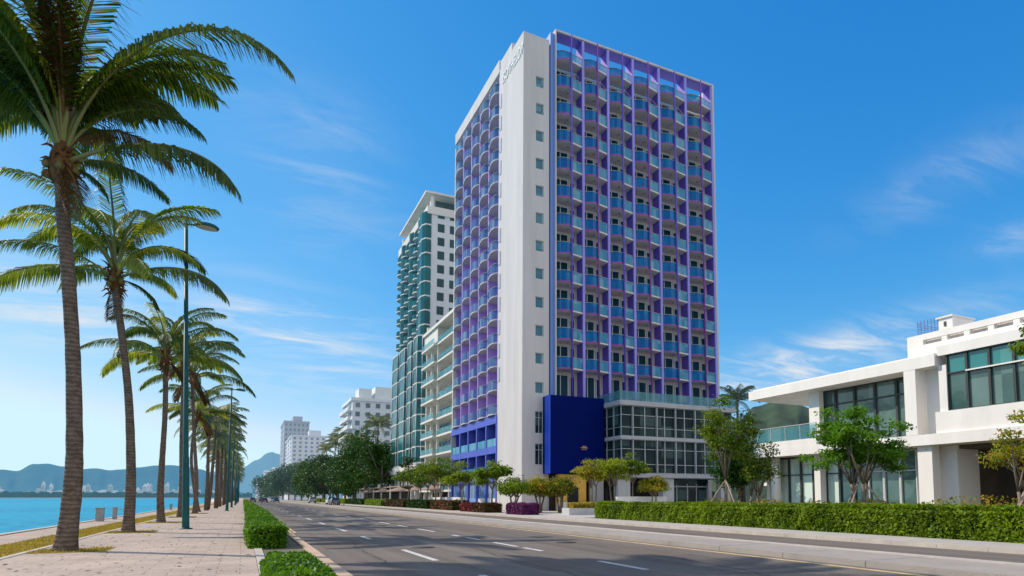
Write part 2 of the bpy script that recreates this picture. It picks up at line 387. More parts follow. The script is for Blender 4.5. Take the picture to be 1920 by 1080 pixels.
FARY = 1500
struct('ground', MB().box(-8.0, 2500, -60, 2600, -1.0, -.30), M_earth)
struct('promenade', MB().box(-5.0, .32, -40, FARY, -.25, 0).box(-8.05, -6.42, -40, FARY, -.9, -.02), M_pave)
e = MB(); y = -40
for k in range(330):      # edging stones along the verge, each a real block in one kerb
    e.box(-5.02, -4.86, y+.006, y+1.194, -.2, .015); y += 1.2
struct('grass_edging', e, M_kerb)
struct('sea_wall', MB().box(-8.35, -8.055, -40, FARY, -2.5, .02), M_kerb)
struct('verge_soil', MB().box(-6.415, -5.025, -40, FARY, -.3, -.03), M_grass)
# dry grass: blades over the strip
gp = np.stack([rng.uniform(-6.4,-5.03,26000), 12+np.abs(rng.normal(0,1,26000))*38, np.full(26000,-.03)], axis=1)
gh = rng.uniform(.02,.075,26000)[:,None]; gw = rng.normal(size=(26000,2)); gw /= np.linalg.norm(gw,axis=1)[:,None]
gw3 = np.concatenate([gw*.012, np.zeros((26000,1))],1); ln = np.concatenate([rng.normal(size=(26000,2))*.02, gh],1)
M_blade = leafmat('dry_grass_blade', (.12,.11,.02), (.42,.32,.08), .3)
g_o = link('verge_grass', quads_mesh('verge_grass', np.stack([gp-gw3, gp+gw3, gp+gw3*.3+ln, gp-gw3*.3+ln],1), M_blade)); tag(g_o, 'short dry grass along the strip beside the sea walk', 'grass', kind='stuff')

k = MB(); y = -20
for i in range(600):
    k.box(1.56, 1.80, y+.005, y+.995, -.25, .03); y += 1
struct('road_kerb', k, M_kerbr)
struct('planting_bed', MB().box(.52, 1.555, -20, FARY, -.25, -.015), M_earth)
k = MB(); y = -20
for i in range(600): k.box(.33, .515, y+.005, y+.995, -.2, .02); y += 1
struct('promenade_kerb', k, M_kerb)
struct('road', MB().box(1.81, 12.34, -60, FARY, -.5, RZ), M_asph)
struct('service_road', MB().box(14.72, 18.88, -60, FARY, -.5, RZ), M_asph)
k = MB(); y = -10
rs = random.Random(3)
while y < 500:
    ln_ = rs.choice([3, 3, 2.4]); k.box(12.345, 14.3, y+.008, y+ln_-.008, -.4, .02+rs.uniform(-.004,.004)); y += ln_
struct('median', k, M_median)
k = MB(); y = -10
for i in range(340): k.box(14.305, 14.715, y+.005, y+1.495, -.4, .035); y += 1.5
struct('median_kerb', k, M_kerb)
k = MB(); y = -10
for i in range(340): k.box(18.885, 19.12, y+.005, y+1.495, -.4, .02); y += 1.5
struct('far_kerb', k, M_kerb)
struct('far_pavement', MB().box(19.125, 21.55, -60, FARY, -.4, 0), mat('grey_pavement', (.44,.40,.36), .9, .1, 1, .2))
struct('forecourt', MB().box(21.6, 60, 40, 62, -.4, -.004).box(21.6, 26, 62.1, 200, -.4, -.004), mat('forecourt_paving', (.46,.42,.38), .9, .1, 1, .1))
mk = MB()
def line(x, y0, y1, w_=.15): mk.box(x-w_/2, x+w_/2, y0, y1, RZ-.02, RZ+.004)
for a, b in [(7.6,12.1),(15.35,18.9),(24.4,26.1),(30.4,33.9),(38.8,42.3),(46.8,50.3),(55,58.5),(63,66.5),(71,74.5),(79,82.5),(88,92),(98,102),(108,112),(120,124),(132,136),(146,150),(160,164)]: line(4.27, a, b)
for a, b in [(6,9),(11.5,13.5),(16.75,18.1),(18.6,20.65),(22.2,23.65),(24.6,25.5),(28.2,31.2),(33.4,35.8),(38,41),(45,48.5),(53,56.5),(61,64.5),(70,74),(80,84),(90,94),(101,105),(113,117),(126,130)]: line(7.75, a, b, .14)
struct('lane_markings', mk, M_line)
struct('edge_markings', MB().box(11.92, 12.05, -20, 500, RZ-.02, RZ+.004).box(2.05, 2.16, 30, 500, RZ-.02, RZ+.004), M_yline)
M_patch = mat('asphalt_patch', (.168,.138,.115), .85, .14, .8, .3, 80, spec=.1)
pm_ = MB()
for (x, y, a, b_) in ((3.0,22.5,1.5,5.2),(9.6,30,1.3,7),(6.2,13.2,1.0,2.2),(10.4,15.5,1.1,3.0),(2.6,48,1.2,9),(8.8,60,1.5,10),(16.4,24,1.6,6),(16.6,40,1.3,4)): pm_.box(x-a/2, x+a/2, y-b_/2, y+b_/2, RZ-.03, RZ+.002)
struct('road_patches', pm_, M_patch)
ck = MB(); rq = random.Random(9)
for (x, y, n_, dx_) in ((5.9,10.5,26,.02),(10.2,17,30,-.01),(2.9,15,22,.03),(6.6,28,40,.0),(16.2,14,30,.01),(9.3,9.5,14,.05)):
    pts = []
    for i in range(n_): pts.append((x, y)); x += rq.gauss(dx_, .05); y += rq.uniform(.18, .5)
    for (xa, ya), (xb, yb) in zip(pts[:-1], pts[1:]):
        w_ = rq.uniform(.008, .02); ck.add([(xa-w_, ya, RZ+.0045), (xa+w_, ya, RZ+.0045), (xb+w_, yb, RZ+.0045), (xb-w_, yb, RZ+.0045)], [(0,1,2,3)])
for x in (5.0, 9.9):
    for y in (19.5, 44): ck.lathe([(.36, RZ-.02), (.36, RZ+.0048)], 20, x, y)
struct('road_cracks', ck, mat('crack_tar', (.035,.032,.03), .8, .2, 4))
struct('drain_cover', MB().lathe([(.34,-.01),(.34,.006)], 20, -1.7, 12.45), M_dframe)

# ---- sea
def seamat():
    m = bpy.data.materials.new('sea_water'); m.use_nodes = True; nt = m.node_tree; N = nt.nodes; L = nt.links
    p = N['Principled BSDF']; p.inputs['Roughness'].default_value = .35; p.inputs['Specular IOR Level'].default_value = .02
    geo = N.new('ShaderNodeNewGeometry')
    n = N.new('ShaderNodeTexNoise'); n.inputs['Scale'].default_value = .02; n.inputs['Detail'].default_value = 8
    mp = N.new('ShaderNodeMapping'); mp.inputs['Scale'].default_value = (1,.45,1); L.new(geo.outputs['Position'], mp.inputs[0]); L.new(mp.outputs[0], n.inputs['Vector'])
    n2 = N.new('ShaderNodeTexNoise'); n2.inputs['Scale'].default_value = .9; n2.inputs['Detail'].default_value = 6; L.new(mp.outputs[0], n2.inputs['Vector'])
    a = N.new('ShaderNodeMath'); a.operation = 'ADD'; L.new(n.outputs[0], a.inputs[0]); L.new(n2.outputs[0], a.inputs[1])
    r = N.new('ShaderNodeValToRGB'); L.new(a.outputs[0], r.inputs[0])
    r.color_ramp.elements[0].position = .75; r.color_ramp.elements[0].color = (.0,.14,.30,1)
    r.color_ramp.elements[1].position = 1.25; r.color_ramp.elements[1].color = (.0,.30,.45,1)
    L.new(r.outputs[0], p.inputs['Base Color'])
    b = N.new('ShaderNodeBump'); b.inputs['Strength'].default_value = .55; b.inputs['Distance'].default_value = .25
    n3 = N.new('ShaderNodeTexNoise'); n3.inputs['Scale'].default_value = 1.1; n3.inputs['Detail'].default_value = 7; L.new(mp.outputs[0], n3.inputs['Vector'])
    L.new(n3.outputs[0], b.inputs['Height']); L.new(b.outputs[0], p.inputs['Normal'])
    return m
struct('sea', MB().add([(-5000,-400,-1.25),(-8.36,-400,-1.25),(-8.36,1500,-1.25),(-8.36,2700,-1.25),(-5000,2700,-1.25)], [(0,1,2,3,4)]), seamat())
# foam and sand where the coast bends
struct('beach', MB().prism([(-8.36,95),(-8.36,900),(-60,2650),(-40,900),(-11,240)], -1.3, -1.0), mat('sand', (.62,.54,.42), .9, .1, .3))

# ---- far shore and hills
def ridge(name, prof, D, depth, m, seed, base=-1.2):
    """prof: (px, py of the skyline) walked at distance D"""
    rr = random.Random(seed); pts = []
    xs = []
    for i in range(len(prof)-1):
        (a, b), (c, d) = prof[i], prof[i+1]
        n = max(2, int(abs(c-a)/5))
        for j in range(n):
            t = j/n; s = t*t*(3-2*t); xs.append((a+(c-a)*t, b+(d-b)*s))
    xs.append(prof[-1])
    mb = MB(); rows = 9; V = []
    from mathutils import noise
    for (px, py) in xs:
        d = ray(px, HZ); h2 = sqrt(d[0]**2+d[1]**2); t = D/h2
        x, y = d[0]*t, d[1]*t; ux, uy = d[0]/h2, d[1]/h2
        k = ray(px, py); kk = D/sqrt(k[0]**2+k[1]**2); top = k[2]*kk+CAMH
        top += noise.noise(Vector((x*.02, y*.02, seed)))*D*.0012
        col = []
        for r in range(rows):
            f = r/(rows-1)          # 0 = foot, 1 = crest
            off = -depth*(1-f)
            sp = noise.noise(Vector((px*.045, f*2.2, seed+3)))*.35*(f*(1-f)*4)
            z = base+(top-base)*min(1, max(0, f**1.15+sp*.45))
            col.append((x+ux*(off+noise.noise(Vector((px*.03, f*3, seed)))*depth*.2*(1-f)), y+uy*off, z if r < rows-1 else top))
        col.append((x+ux*depth, y+uy*depth, base))
        V.append(col)
    R = rows+1
    vs = [p for c in V for p in c]; fs = [(i*R+j, (i+1)*R+j, (i+1)*R+j+1, i*R+j+1) for i in range(len(V)-1) for j in range(R-1)]
    mb.add(vs, fs, 0, True)
    return struct(name, mb, m)
HB = (.20,.42,.60)
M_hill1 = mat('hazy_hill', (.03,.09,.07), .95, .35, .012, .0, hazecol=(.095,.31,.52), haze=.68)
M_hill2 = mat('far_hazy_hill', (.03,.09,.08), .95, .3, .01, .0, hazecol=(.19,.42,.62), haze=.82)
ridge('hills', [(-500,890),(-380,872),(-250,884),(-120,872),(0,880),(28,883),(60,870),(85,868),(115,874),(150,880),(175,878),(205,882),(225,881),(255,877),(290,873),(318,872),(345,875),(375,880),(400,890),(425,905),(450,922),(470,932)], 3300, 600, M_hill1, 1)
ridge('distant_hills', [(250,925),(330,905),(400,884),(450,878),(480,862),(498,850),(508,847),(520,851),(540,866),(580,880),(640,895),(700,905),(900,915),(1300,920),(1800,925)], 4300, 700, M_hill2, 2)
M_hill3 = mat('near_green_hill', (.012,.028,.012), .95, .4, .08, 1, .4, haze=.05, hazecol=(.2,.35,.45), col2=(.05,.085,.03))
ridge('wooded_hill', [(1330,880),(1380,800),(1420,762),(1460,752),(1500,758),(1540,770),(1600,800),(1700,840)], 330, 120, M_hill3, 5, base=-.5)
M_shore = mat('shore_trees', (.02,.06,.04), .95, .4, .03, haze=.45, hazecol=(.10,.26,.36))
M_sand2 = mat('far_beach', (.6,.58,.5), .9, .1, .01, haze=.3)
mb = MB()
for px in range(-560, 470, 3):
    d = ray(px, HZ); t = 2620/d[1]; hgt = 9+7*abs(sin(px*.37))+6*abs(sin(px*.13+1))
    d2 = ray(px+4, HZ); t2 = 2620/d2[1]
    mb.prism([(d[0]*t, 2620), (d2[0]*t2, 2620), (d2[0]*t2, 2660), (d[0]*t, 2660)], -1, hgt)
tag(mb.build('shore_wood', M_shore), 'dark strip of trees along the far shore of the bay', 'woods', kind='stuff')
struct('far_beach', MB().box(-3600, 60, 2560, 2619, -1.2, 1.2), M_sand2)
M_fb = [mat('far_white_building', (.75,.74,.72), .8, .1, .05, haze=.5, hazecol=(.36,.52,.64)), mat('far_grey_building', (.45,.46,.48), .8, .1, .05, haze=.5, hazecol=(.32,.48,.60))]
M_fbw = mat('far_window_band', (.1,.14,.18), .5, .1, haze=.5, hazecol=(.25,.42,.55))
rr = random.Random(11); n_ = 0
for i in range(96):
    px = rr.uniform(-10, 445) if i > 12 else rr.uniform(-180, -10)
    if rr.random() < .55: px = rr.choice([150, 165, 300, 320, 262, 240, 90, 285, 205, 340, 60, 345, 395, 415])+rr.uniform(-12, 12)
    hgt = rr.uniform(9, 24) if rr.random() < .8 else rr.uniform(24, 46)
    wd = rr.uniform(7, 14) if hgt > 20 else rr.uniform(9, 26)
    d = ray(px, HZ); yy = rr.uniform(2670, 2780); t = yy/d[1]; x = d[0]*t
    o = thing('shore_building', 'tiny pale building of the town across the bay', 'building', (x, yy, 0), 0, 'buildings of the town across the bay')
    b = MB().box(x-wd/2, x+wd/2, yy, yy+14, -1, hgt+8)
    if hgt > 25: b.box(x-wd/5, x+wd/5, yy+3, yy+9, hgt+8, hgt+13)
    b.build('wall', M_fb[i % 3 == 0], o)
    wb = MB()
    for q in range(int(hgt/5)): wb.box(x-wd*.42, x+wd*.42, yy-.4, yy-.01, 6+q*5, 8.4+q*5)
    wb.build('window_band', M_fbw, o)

# ================================================================== THE HOTEL
HX = 26.5; HY = 62.5
hotel = thing('hotel_tower', 'tall hotel with violet fins, teal glass balconies and a pale blank corner pillar', 'building', (HX, HY, 0))
b = MB()
b.box(28.6, 53.0, 63.85, 88.0, -.3, 51.405)
b.build('wall', M_hotelwhite, hotel)
# corner pillar with stair windows
pil = MB(); PW = (28.02, 29.02)
wz = [48.11,44.96,41.77,38.54,35.4,32.27,29.11,25.97,22.74,19.58,16.51,13.28]
# right face built as strips round the openings so that the windows sit in real reveals
ops = [(z-.62, z+.62, 28.08, 28.98) for z in wz]+[(8.3, 10.7, 28.0, 28.98),(4.9, 7.2, 28.0, 28.98)]
ops.sort()
pil.box(26.5, 28.02, 62.5, 69.9, -.3, 53.55)
pil.box(29.02, 29.68, 62.5, 69.9, -.3, 53.5)
zc = -.3
for z0, z1, x0, x1 in ops:
    pil.box(28.025, 29.015, 62.503, 63.2, zc, z0); zc = z1
pil.box(28.025, 29.015, 62.503, 63.2, zc, 53.5)
pil.box(28.025, 29.015, 63.2, 69.8, -.3, 53.4)
pillar = pil.build('corner_pillar', M_hotelwhite, hotel)
for z0, z1, x0, x1 in ops:
    wmb = MB()
    for (a, b_, c, d) in ((28.03, 28.10, z0, z1), (28.94, 29.01, z0, z1), (28.10, 28.94, z0, z0+.06), (28.10, 28.94, z1-.06, z1)): wmb.box(a, b_, 62.6, 62.72, c, d)
    if z1-z0 > 2: wmb.box(28.5, 28.55, 62.61, 62.7, z0+.06, z1-.06).box(28.1, 28.94, 62.615, 62.69, z1-.7, z1-.65)
    wf = wmb.build('window', M_frame, pillar)
    MB().box(28.08, 28.96, 62.72, 62.76, z0+.02, z1-.02).build('pane', M_winglass if z0 > 12 else M_podglass, wf)
# narrow louvres on the sea side of the pillar
for k in range(13):
    z = 49.6-k*2.79-1.2
    f_ = MB().box(26.44, 26.5, 69.15, 69.6, z, z+1.7).build('louvre', mat('louvre_grey', (.36,.40,.42), .5, .1), pillar)
# raised letters near the top of the pillar
fc = bpy.data.curves.new('sign_letters', 'FONT'); fc.body = 'ISOTHELD7'; fc.size = 1.55; fc.extrude = .03; fc.align_x = 'LEFT'
fo = bpy.data.objects.new('tmp', fc); C.objects.link(fo)
bpy.context.view_layer.update()
me = bpy.data.meshes.new_from_object(fo.evaluated_get(bpy.context.evaluated_depsgraph_get())); me.name = 'sign_letters'
xsv = [v.co.x for v in me.vertices]; wmax = max(xsv)-min(xsv); sc = 6.3/wmax
for v in me.vertices:
    x, y, z = v.co; v.co = (-.05-z, -(x*sc)+6.35, y*1.15)
me.flip_normals()
bpy.data.objects.remove(fo); me.materials.clear(); me.materials.append(mat('sign_white', (.80,.80,.76), .4, .05))
so_ = link('sign_letters', me, pillar, (26.5-HX, HY-HY+0, 51.05)); so_.location = (0, 0, 51.05)
# roof parapets behind the pillar and frame
rf = MB()
rf.box(26.56, 30.3, 66.1, 69.88, 53.45, 54.6)
rf.box(26.45, 27.2, 69.9, 88.05, 53.3, 54.9).box(27.2, 28.9, 69.95, 88.0, 53.4, 54.6)
rf.box(26.47, 27.0, 87.7, 88.03, 3.9, 52.7)
rf.build('roof_parapet', M_hotelwhite, hotel)
# ---- sea-side face: violet fins and bowed balconies
LY = [70.05, 73.6, 77.1, 80.55, 84.1, 87.9]
LZ = [11.28+i*2.835 for i in range(15)]
for i, y in enumerate(LY):
    yy = y if i else 70.0
    MB().box(26.52, 28.62, yy-.09, yy+.09, 11.3, 52.7).build('divider_wall', M_violet, hotel)
def slab_railing(name, edge, back, zt, th, mats, parent, rail_h=1.05, smats=None, gm=None, caps=True):
    """a balcony slab whose free edge follows the polyline, a glass railing along it; edge points in world plan"""
    poly = edge+back
    sl_ = MB(); n = len(edge)
    sm_ = [0]*len(poly)
    if smats:
        for i in range(n-1): sm_[i] = smats[i]
    sl_.prism(poly, zt-th, zt, 0, sm_)
    o = sl_.build(name, mats, parent)
    g = MB()
    for i in range(n-1):
        (x0,y0),(x1,y1) = edge[i], edge[i+1]
        dx, dy = x1-x0, y1-y0; l = sqrt(dx*dx+dy*dy)+1e-9; nx, ny = dy/l*.04, -dx/l*.04
        cx_, cy_ = (back[0][0]+back[-1][0])/2, (back[0][1]+back[-1][1])/2
        if (cx_-x0)*nx+(cy_-y0)*ny < 0: nx, ny = -nx, -ny
        mi = gm[i] if gm else 0
        g.add([(x0+nx,y0+ny,zt+.04),(x1+nx,y1+ny,zt+.04),(x1+nx,y1+ny,zt+rail_h),(x0+nx,y0+ny,zt+rail_h)], [(0,1,2,3)], mi)
        if caps: g.box(min(x0,x1)+nx-.02, max(x0,x1)+nx+.02, min(y0,y1)+ny-.02, max(y0,y1)+ny+.02, zt+rail_h+.001, zt+rail_h+.04, 2)
    g.build('railing', [M_rail, M_rail3 if name == 'bowed_balcony' else M_rail2, M_steel], o)
    return o
for i in range(5):
    y0, y1 = LY[i]+.1, LY[i+1]-.1
    for k, z in enumerate(LZ):
        edge = []
        for j in range(9):
            t = j/8
            bow = .30*sin(pi*t**.6)**.9 if 0 < t < 1 else 0
            edge.append((26.5-float(np.interp(t, [0,.1,.3,.55,1], [0,.30,.46,.40,.04])), y0+(y1-y0)*t))
        o = slab_railing('bowed_balcony', edge, [(28.6, y1), (28.6, y0)], z, .15, [mat('shaded_slab_paint', (.50,.47,.47), .85, .1, .5)], hotel, caps=(i < 2), gm=[1]*8)  # slab colour darkened to stand in for shade on this face
        if z > 50: continue
        d_ = MB().box(28.55, 28.59, y0+.5, y1-.6, z+.05, z+2.2, 1).box(28.5, 28.56, y0+.42, y0+.5, z+.03, z+2.28).box(28.5, 28.56, y1-.6, y1-.52, z+.03, z+2.28).box(28.49, 28.545, (y0+y1)/2-.03, (y0+y1)/2+.03, z+.05, z+2.2).box(28.5, 28.56, y0+.5, y1-.6, z+2.2, z+2.28)
        d_.build('glass_door', [M_frame, M_door], o)
# violet back wall of the sea side
MB().box(28.45, 28.5, 70.1, 87.8, 11.5, 50.8).build('back_wall', M_violet, hotel)
# blue lower storeys
bl = MB()
for (z0, z1) in ((10.1, 11.05), (6.6, 7.4), (3.3, 4.1)): bl.box(26.4, 28.4, 69.95, 88.0, z0, z1)
for y in LY: bl.box(26.42, 28.4, y-.16, y+.16, .0, 10.9)
bl.box(28.35, 28.48, 70, 88, 0, 11)
bl.build('blue_storeys', M_blue, hotel)
for i in range(5):
    for z in (4.12, 7.42):
        y0, y1 = LY[i]+.18, LY[i+1]-.18
        o = MB().box(28.2, 28.3, y0, y1, z, z+.08).box(28.2, 28.3, y0, y1, z+2.3, z+2.38).box(28.19, 28.31, (y0+y1)/2-.04, (y0+y1)/2+.04, z+.08, z+2.3).build('window', M_frame, hotel)
        MB().box(28.31, 28.34, y0, y1, z, z+2.4).build('pane', M_podglass, o)
        MB().box(26.5, 26.53, y0, y1, z+.02, z+.95).build('parapet_glass', M_rail2, hotel)
for i in range(5):
    y0, y1 = LY[i]+.17, LY[i+1]-.17
    MB().box(26.7, 26.75, y0, y1, 1.3, 3.3).build('shop_window', glassmat('shop_glass', (.10,.18,.38), .08, var=.8, light=(.6,.65,.72), cell=(.5,.6,9)), hotel)
    MB().box(26.62, 26.8, y0, y1, -.2, 1.3).build('low_wall', mat('pale_blue_panel', (.22,.38,.66), .5, .2, .8) if i > 1 else M_white, hotel)

# ---- front face: fins, wavy balconies, plum mid-bay poles
FX = [30.51, 34.0, 37.37, 40.87, 44.68, 48.76, 53.1]
FZ = [12.32]+[15.61+i*3.262 for i in range(12)]
fm = MB()
fm.box(29.9, 30.38, 62.62, 63.84, 8.0, 54.6, 1)                       # blue strip
fm.box(29.69, 29.9, 63.3, 63.84, 4.0, 53.6, 3)                           # dark groove
fm.box(30.385, 30.52, 62.3, 63.84, 8.0, 54.98, 0)                     # white vertical edge
fm.box(30.53, 53.0, 62.3, 62.52, 54.78, 54.99, 0)                      # thin white top edge
fm.box(30.53, 53.0, 62.53, 63.9, 54.68, 54.95, 4)     # violet soffit slab
fm.box(53.01, 53.25, 62.3, 88, 11.5, 54.99, 0)
fm.build('roof_frame', [M_hotelwhite, M_strip, M_purple, M_blue, mat('soffit_blue_violet', (.10,.10,.46), .6, .1)], hotel)
for i, x in enumerate(FX):
    if i == 0: MB().box(30.53, 30.62, 62.56, 63.84, 12.4, 54.67).build('divider_wall', M_purple, hotel); continue
    xx = x if i < 6 else 52.9
    MB().box(xx-.12, xx+.12, 62.5, 63.84, 12.4, 54.67, 0).box(xx-.15, xx+.15, 62.33, 62.495, 12.4, 54.67, 1).build('divider_wall', [M_purple, M_lav], hotel)
for i in range(6):
    x0, x1 = FX[i]+.12, (FX[i+1] if i < 5 else 52.9)-.12
    xm = x0+(x1-x0)*.5
    MB().tube([(xm, 61.93, 12.4), (xm, 61.93, 54.6)], .10, 8).build('pole', M_magenta if i % 2 else M_purple, hotel)
    for k, z in enumerate(FZ):
        if k == 0: continue
        edge = []; sm = []; gm = []
        NS = 12
        for j in range(NS+1):
            t = j/NS
            if t <= .5: p = .52*sin(pi*(t/.5)*.72)**.8 if t > 0 else 0
            else: p = .38*(1-(t-.5)/.5)+.03
            edge.append((x0+(x1-x0)*t, 62.45-p))
            if j < NS: sm.append(1 if (j < NS/2) else 0); gm.append(0 if j < NS/2 else 1)
        o = slab_railing('wavy_balcony', edge, [(x1, 63.83), (x0, 63.83)], z+.12, .17, [M_soffit, M_magenta], hotel, smats=sm, gm=gm, rail_h=(1.15 if k < 12 else .85))
        if k == 12:
            MB().tube([(x0+.4, 63.2, z+1.2), (x1-.5, 63.2, z+1.2)], .05, 6).tube([(x0+.4, 63.5, z+1.6), (x1-.5, 63.5, z+1.6)], .05, 6).tube([(x0+.9, 63.2, z+.12), (x0+.9, 63.2, z+1.2)], .04, 6).tube([(x1-.9, 63.2, z+.12), (x1-.9, 63.2, z+1.2)], .04, 6).build('roof_rail', mat('bright_rail', (.7,.72,.7), .3, .05, metal=.3), hotel)
    for k, z in enumerate(FZ[:-1]):
        zt = z+.14; w_ = x1-x0
        dm = MB(); a0, a1, a2, a3 = x0+.1, x0+w_*.62, x0+w_*.70, x0+w_*.88
        dm.box(a0, a1, 63.79, 63.83, zt, zt+2.72, 1).box(a2, a3, 63.79, 63.83, zt, zt+2.55, 1)
        for x in (a0, (a0+a1)/2, a1): dm.box(x-.05, x+.05, 63.71, 63.78, zt, zt+2.77)
        for x in (a2, a3): dm.box(x-.05, x+.05, 63.71, 63.78, zt, zt+2.6)
        dm.box(a0+.05, a1-.05, 63.72, 63.77, zt+2.69, zt+2.77).box(a2+.05, a3-.05, 63.72, 63.77, zt+2.53, zt+2.6)
        # folded curtain inside one leaf now and then
        if rr.random() < .45: dm.box(a0+.06, a0+.06+w_*rr.uniform(.04,.14), 63.781, 63.786, zt+.05, zt+2.68, 2)
        dm.build('glass_door', [M_frame, M_door, mat('curtain', (.20,.28,.30), .9, .1)], hotel if k in (0,) else hotel)
        # ceiling lamp disc under each slab
        if k: MB().lathe([(.11, z-.16), (.11, z-.121)], 10, x0+w_*.5, 62.9).build('ceiling_lamp', mat('lamp_disc', (.25,.22,.2), .5, .1), hotel)
# ---- blue box beside the entrance; sun and shade put into its two blues
blue = MB()
blue.box(29.0, 35.64, 60.72, 62.0, 3.95, 12.3, 0).box(28.95, 35.64, 62.0, 62.495, 3.95, 12.3, 0)
panel = blue.build('blue_panel', M_navy, hotel)
MB().box(28.93, 28.995, 60.72, 61.99, 3.93, 12.32).build('sunlit_side_cladding', mat('sunlit_blue_side', (.03,.11,.72), .4, .1, .4), panel)
em = MB(); ex, ez = 33.05, 6.75
em.add([(ex-.55, 60.66, ez), (ex-.1, 60.66, ez-.06), (ex+.5, 60.66, ez-.02), (ex+.25, 60.66, ez+.1), (ex+.12, 60.66, ez+.3), (ex, 60.66, ez+.14), (ex-.15, 60.66, ez+.26), (ex-.25, 60.66, ez+.1)], [(0,1,2,3,4,5,6,7)])
em.add([(ex-.35, 60.655, ez-.2), (ex+.3, 60.655, ez-.22), (ex+.3, 60.655, ez-.16), (ex-.35, 60.655, ez-.14)], [(0,1,2,3)])
em.build('emblem', mat('orange_emblem', (.38,.22,.13), .5, .3, 3), panel)
# ---- glazed podium
GX0, GX1, GY = 35.9, 51.0, 57.7
pod = MB()
for z0, z1, e_ in ((11.25, 11.75, .35), (7.6, 7.95, .25), (3.55, 4.0, .15)):
    pod.box(GX0-e_, GX1+e_, GY-e_, 62.4, z0, z1)
podo = pod.build('podium', mat('podium_slab_paint', (.40,.41,.42), .7, .1, .8), hotel)
rl = MB()
rl.box(GX0-.3, GX1+.3, GY-.3, GY-.27, 11.76, 12.75, 0).box(GX0-.3, GX0-.27, GY-.26, 62.4, 11.76, 12.75, 0)
rl.build('terrace_railing', [glassmat('clear_terrace_glass', (.12,.32,.36), .1, see=.62, var=.5, light=(.4,.6,.62), spec=.3, cell=(1.2,1.2,2))], podo)
def glazing(axis, a0, a1, pos, z0, z1, mids, parent, fm_=M_steel, gm_=M_podglass, thick=.05, inward=1):
    """one glazed bay: frame with a pane set back in it"""
    f = MB(); p = MB()
    def bx(mb, u0, u1, d0, d1, c0, c1):
        if axis == 'Y': mb.box(u0, u1, pos+d0*inward, pos+d1*inward, c0, c1)
        else: mb.box(pos+d0*inward, pos+d1*inward, u0, u1, c0, c1)
    bx(f, a0, a0+thick, 0, .12, z0, z1); bx(f, a1-thick, a1, 0, .12, z0, z1)
    for z in (z0, z1-thick): bx(f, a0+thick, a1-thick, .01, .11, z, z+thick)
    for z in mids: bx(f, a0+thick, a1-thick, .01, .11, z-.03, z+.03)
    o = f.build('window', fm_, parent)
    bx(p, a0+.01, a1-.01, .121, .15, z0+.01, z1-.01); p.build('pane', gm_, o)
    return o
gx = [GX0, 37.3, 38.9, 40.4, 41.5, 42.9, 44.2, 45.6, 47.0, 48.4, 49.7, GX1]
for (z0, z1) in ((4.02, 7.59), (7.97, 11.24)):
    for i in range(len(gx)-1): glazing('Y', gx[i], gx[i+1], GY, z0, z1, [z1-1.0, z0+.95], podo, thick=.045)
    for j in range(3):
        ya = GY+.13+j*1.5; glazing('X', ya, ya+1.49, GX0+.005, z0, z1, [z1-1.0, z0+.95], podo, thick=.045)
dm = MB()
for x in gx[1:-1:2]: dm.box(x-.05, x+.05, GY-.17, GY-.02, 4.01, 11.24)
dm.build('mullion', M_steel, podo)
rb = MB().box(GX0+.3, GX1, GY+.5, 62.2, 4.05, 11.2)
rb.build('podium_room', M_dark, podo)
for (x, y) in ((42.1, 58.4), (50.2, 58.4), (36.4, 58.4)): MB().box(x-.75, x+.75, y-.4, y+.5, -.2, 3.54).build('column', M_stone, podo)
ent = MB().box(43.2, 49.4, 60.2, 60.3, -.1, 3.5)
ento = ent.build('entrance_glazing', M_podglass, hotel)
fr = MB()
for x in (43.3, 44.8, 46.3, 47.6, 49.2): fr.box(x-.06, x+.06, 60.1, 60.19, 0, 3.0)
fr.box(43.2, 49.3, 60.05, 60.095, 2.6, 2.75)
fr.build('door_frame', M_steel, ento)
MB().box(36.5, 43.1, 61.2, 61.3, -.2, 3.53).box(29.7, 36.5, 62.2, 62.45, -.2, 3.9).build('ground_floor_wall', M_dark, hotel)
MB().box(30.3, 33.6, 61.3, 62.15, -.2, 3.9).build('warm_entrance_wall', M_yellowlight, hotel)  # yellow colour stands in for warm light on the wall
MB().box(31.3, 32.6, 61.2, 61.29, -.1, 2.5).build('entrance_door', M_dark, hotel)
MB().box(34.2, 35.5, 60.8, 61.8, -.2, 3.9).build('entrance_column', M_stone, hotel)
MB().box(29.6, 42, 60.2, 60.4, -.2, .9).build('white_wall', M_white, hotel)
MB().box(28.6, 28.8, 62.3, 62.45, 2.35, 3.0).build('sign_box', M_dark, hotel)

